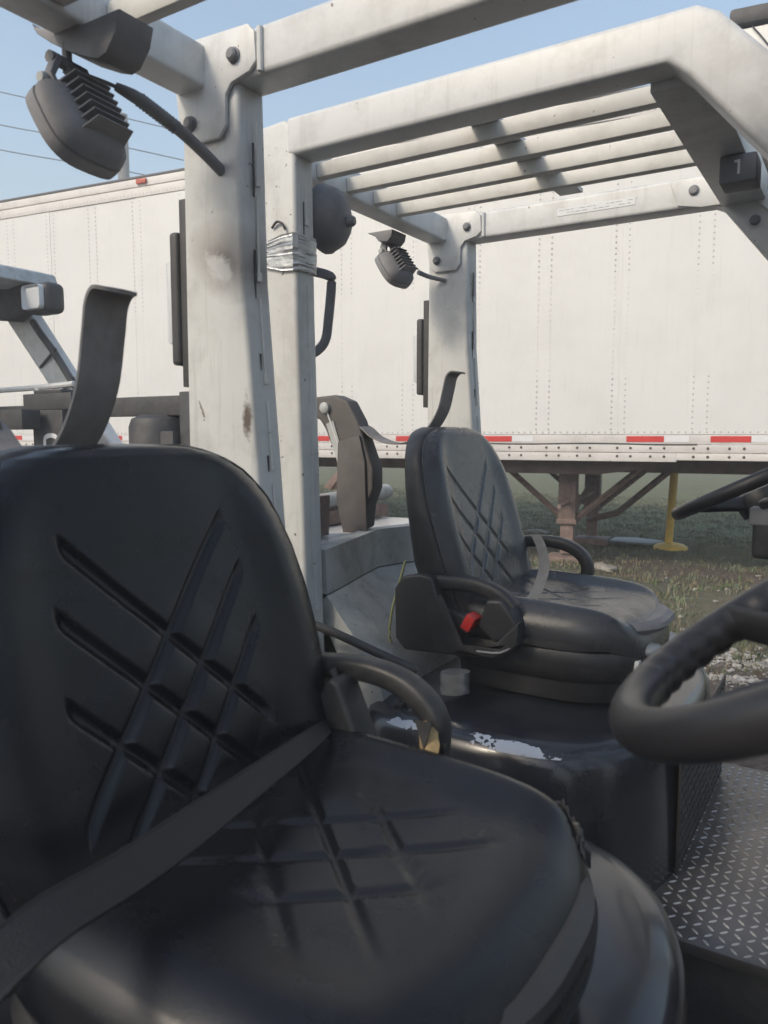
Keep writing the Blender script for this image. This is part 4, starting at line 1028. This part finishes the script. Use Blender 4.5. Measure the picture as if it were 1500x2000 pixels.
part('grab_handle', MB().tube([(-4.17, 3.0, .28), (-4.27, 2.96, .22), (-4.25, 2.95, .08), (-4.1, 2.96, -.08)], .018, 8), WHITE, FC)
part('hand_rail', MB().tube([(-5.6, 2.75, .26), (-4.2, 2.75, .272), (-3.75, 2.75, .285)], .016, 8), WHITE, FC)
part('rail_post', MB().tube([(-4.08, 2.75, .27), (-4.0, 2.75, .10)], .022, 8, smooth=0), WHITE, FC)
part('body', MB().box(-6.3, -4.1, 1.95, 3.0, -1.1, -.30, .06, 3), WHITE2, FC)
part('counterweight', MB().box(-7.1, -6.32, 1.95, 3.0, -1.15, -.1, .12, 3), GREYB, FC)
part('seat', MB().box(-5.6, -5.1, 2.25, 2.7, -.3, -.15, .05, 3).box(-5.7, -5.58, 2.25, 2.7, -.2, .25, .05, 3), VINYL, FC)
part('rear_pillar', MB().box(-6.3, -6.18, 2.98, 3.06, -.3, .94, .01), WHITE, FC); part('rear_pillar', MB().box(-6.3, -6.18, 1.93, 2.01, -.3, .94, .01), WHITE, FC)
for x in (-6.5, -3.95):
    for y in (2.82, 1.9): part('wheel', MB().lathe([(.1, 0), (.24, 0), (.28, .02), (.28, .18), (.24, .2), (.1, .2)], (x, y, -1.12), (0, 1, 0), 24), TYRE, FC)
# its mast and black carriage reaching to the right
cr = part('mast_crossbar', MB().box(-3.95, -2.78, 2.62, 2.70, .095, .190, .006), STEELD, FC)
part('mast_channel', MB().box(-2.77, -2.60, 2.60, 2.74, -1.35, .205, .006), STEELD, FC)
part('mast_channel', MB().box(-3.86, -3.60, 2.56, 2.70, -1.35, .135, .006), STEELD, FC, 'dark mast channel with white letter')
part('mast_head', MB().box(-3.97, -3.55, 2.58, 2.715, .137, .225, .006).box(-3.90, -3.66, 2.60, 2.70, .226, .245, .004), STEELD, FC)
part('carriage_bar', MB().box(-5.2, -3.74, 2.42, 2.53, .03, .135, .006), STEELD, FC)
part('carriage_bar', MB().box(-5.2, -4.0, 2.62, 2.70, .10, .165, .004), STEELD, FC)
part('lift_cylinder', MB().lathe([(.0, -.30), (.12, -.30), (.145, -.27), (.15, -.24), (.15, .04), (.135, .08), (.09, .10), (.0, .10)], (-2.97, 2.66, .0), (0, 0, 1), 28), STEELD, FC)
part('cylinder_support', MB().box(-3.08, -2.775, 2.56, 2.60, -1.3, .02, .01), STEELD, FC)
# white letter S painted on the channel
sp2 = [(.055, .0), (.05, .03), (.02, .042), (-.02, .042), (-.05, .03), (-.055, .0), (-.045, -.035), (.0, -.055), (.045, -.085), (.05, -.12), (.02, -.145), (-.03, -.145), (-.055, -.12)]
lt = MB().tube([(-3.70+x*1.0, 2.557, -.045+z) for x, z in sp2], .0125, 4, .0012, up=(0, 1, 0), smooth=4)
part('stencilled_letter', lt, WPAINT, [o for o in FC.children if o.get('label', '').startswith('dark mast channel')][0])

# ------------------------------------------------------------------ thin haze in the air
hz = bpy.data.objects.new('haze', mesh_of('haze', MB().box(-405, 405, -405, 405, -2.6, 13.2), mat('haze_air'), (0, 0, 0), 0)); col.objects.link(hz); hz.location = (0, 0, EYE); hz['kind'] = 'stuff'
hm = hz.data.materials[0]; ht = hm.node_tree; ht.nodes.clear(); ho = ht.nodes.new('ShaderNodeOutputMaterial'); hv = ht.nodes.new('ShaderNodeVolumePrincipled')
hv.inputs['Color'].default_value = (.93, .95, .97, 1); hv.inputs['Density'].default_value = HAZE; ht.links.new(hv.outputs[0], ho.inputs['Volume'])
# ------------------------------------------------------------------ render settings
scene.render.engine = 'CYCLES'
scene.cycles.max_bounces = 6
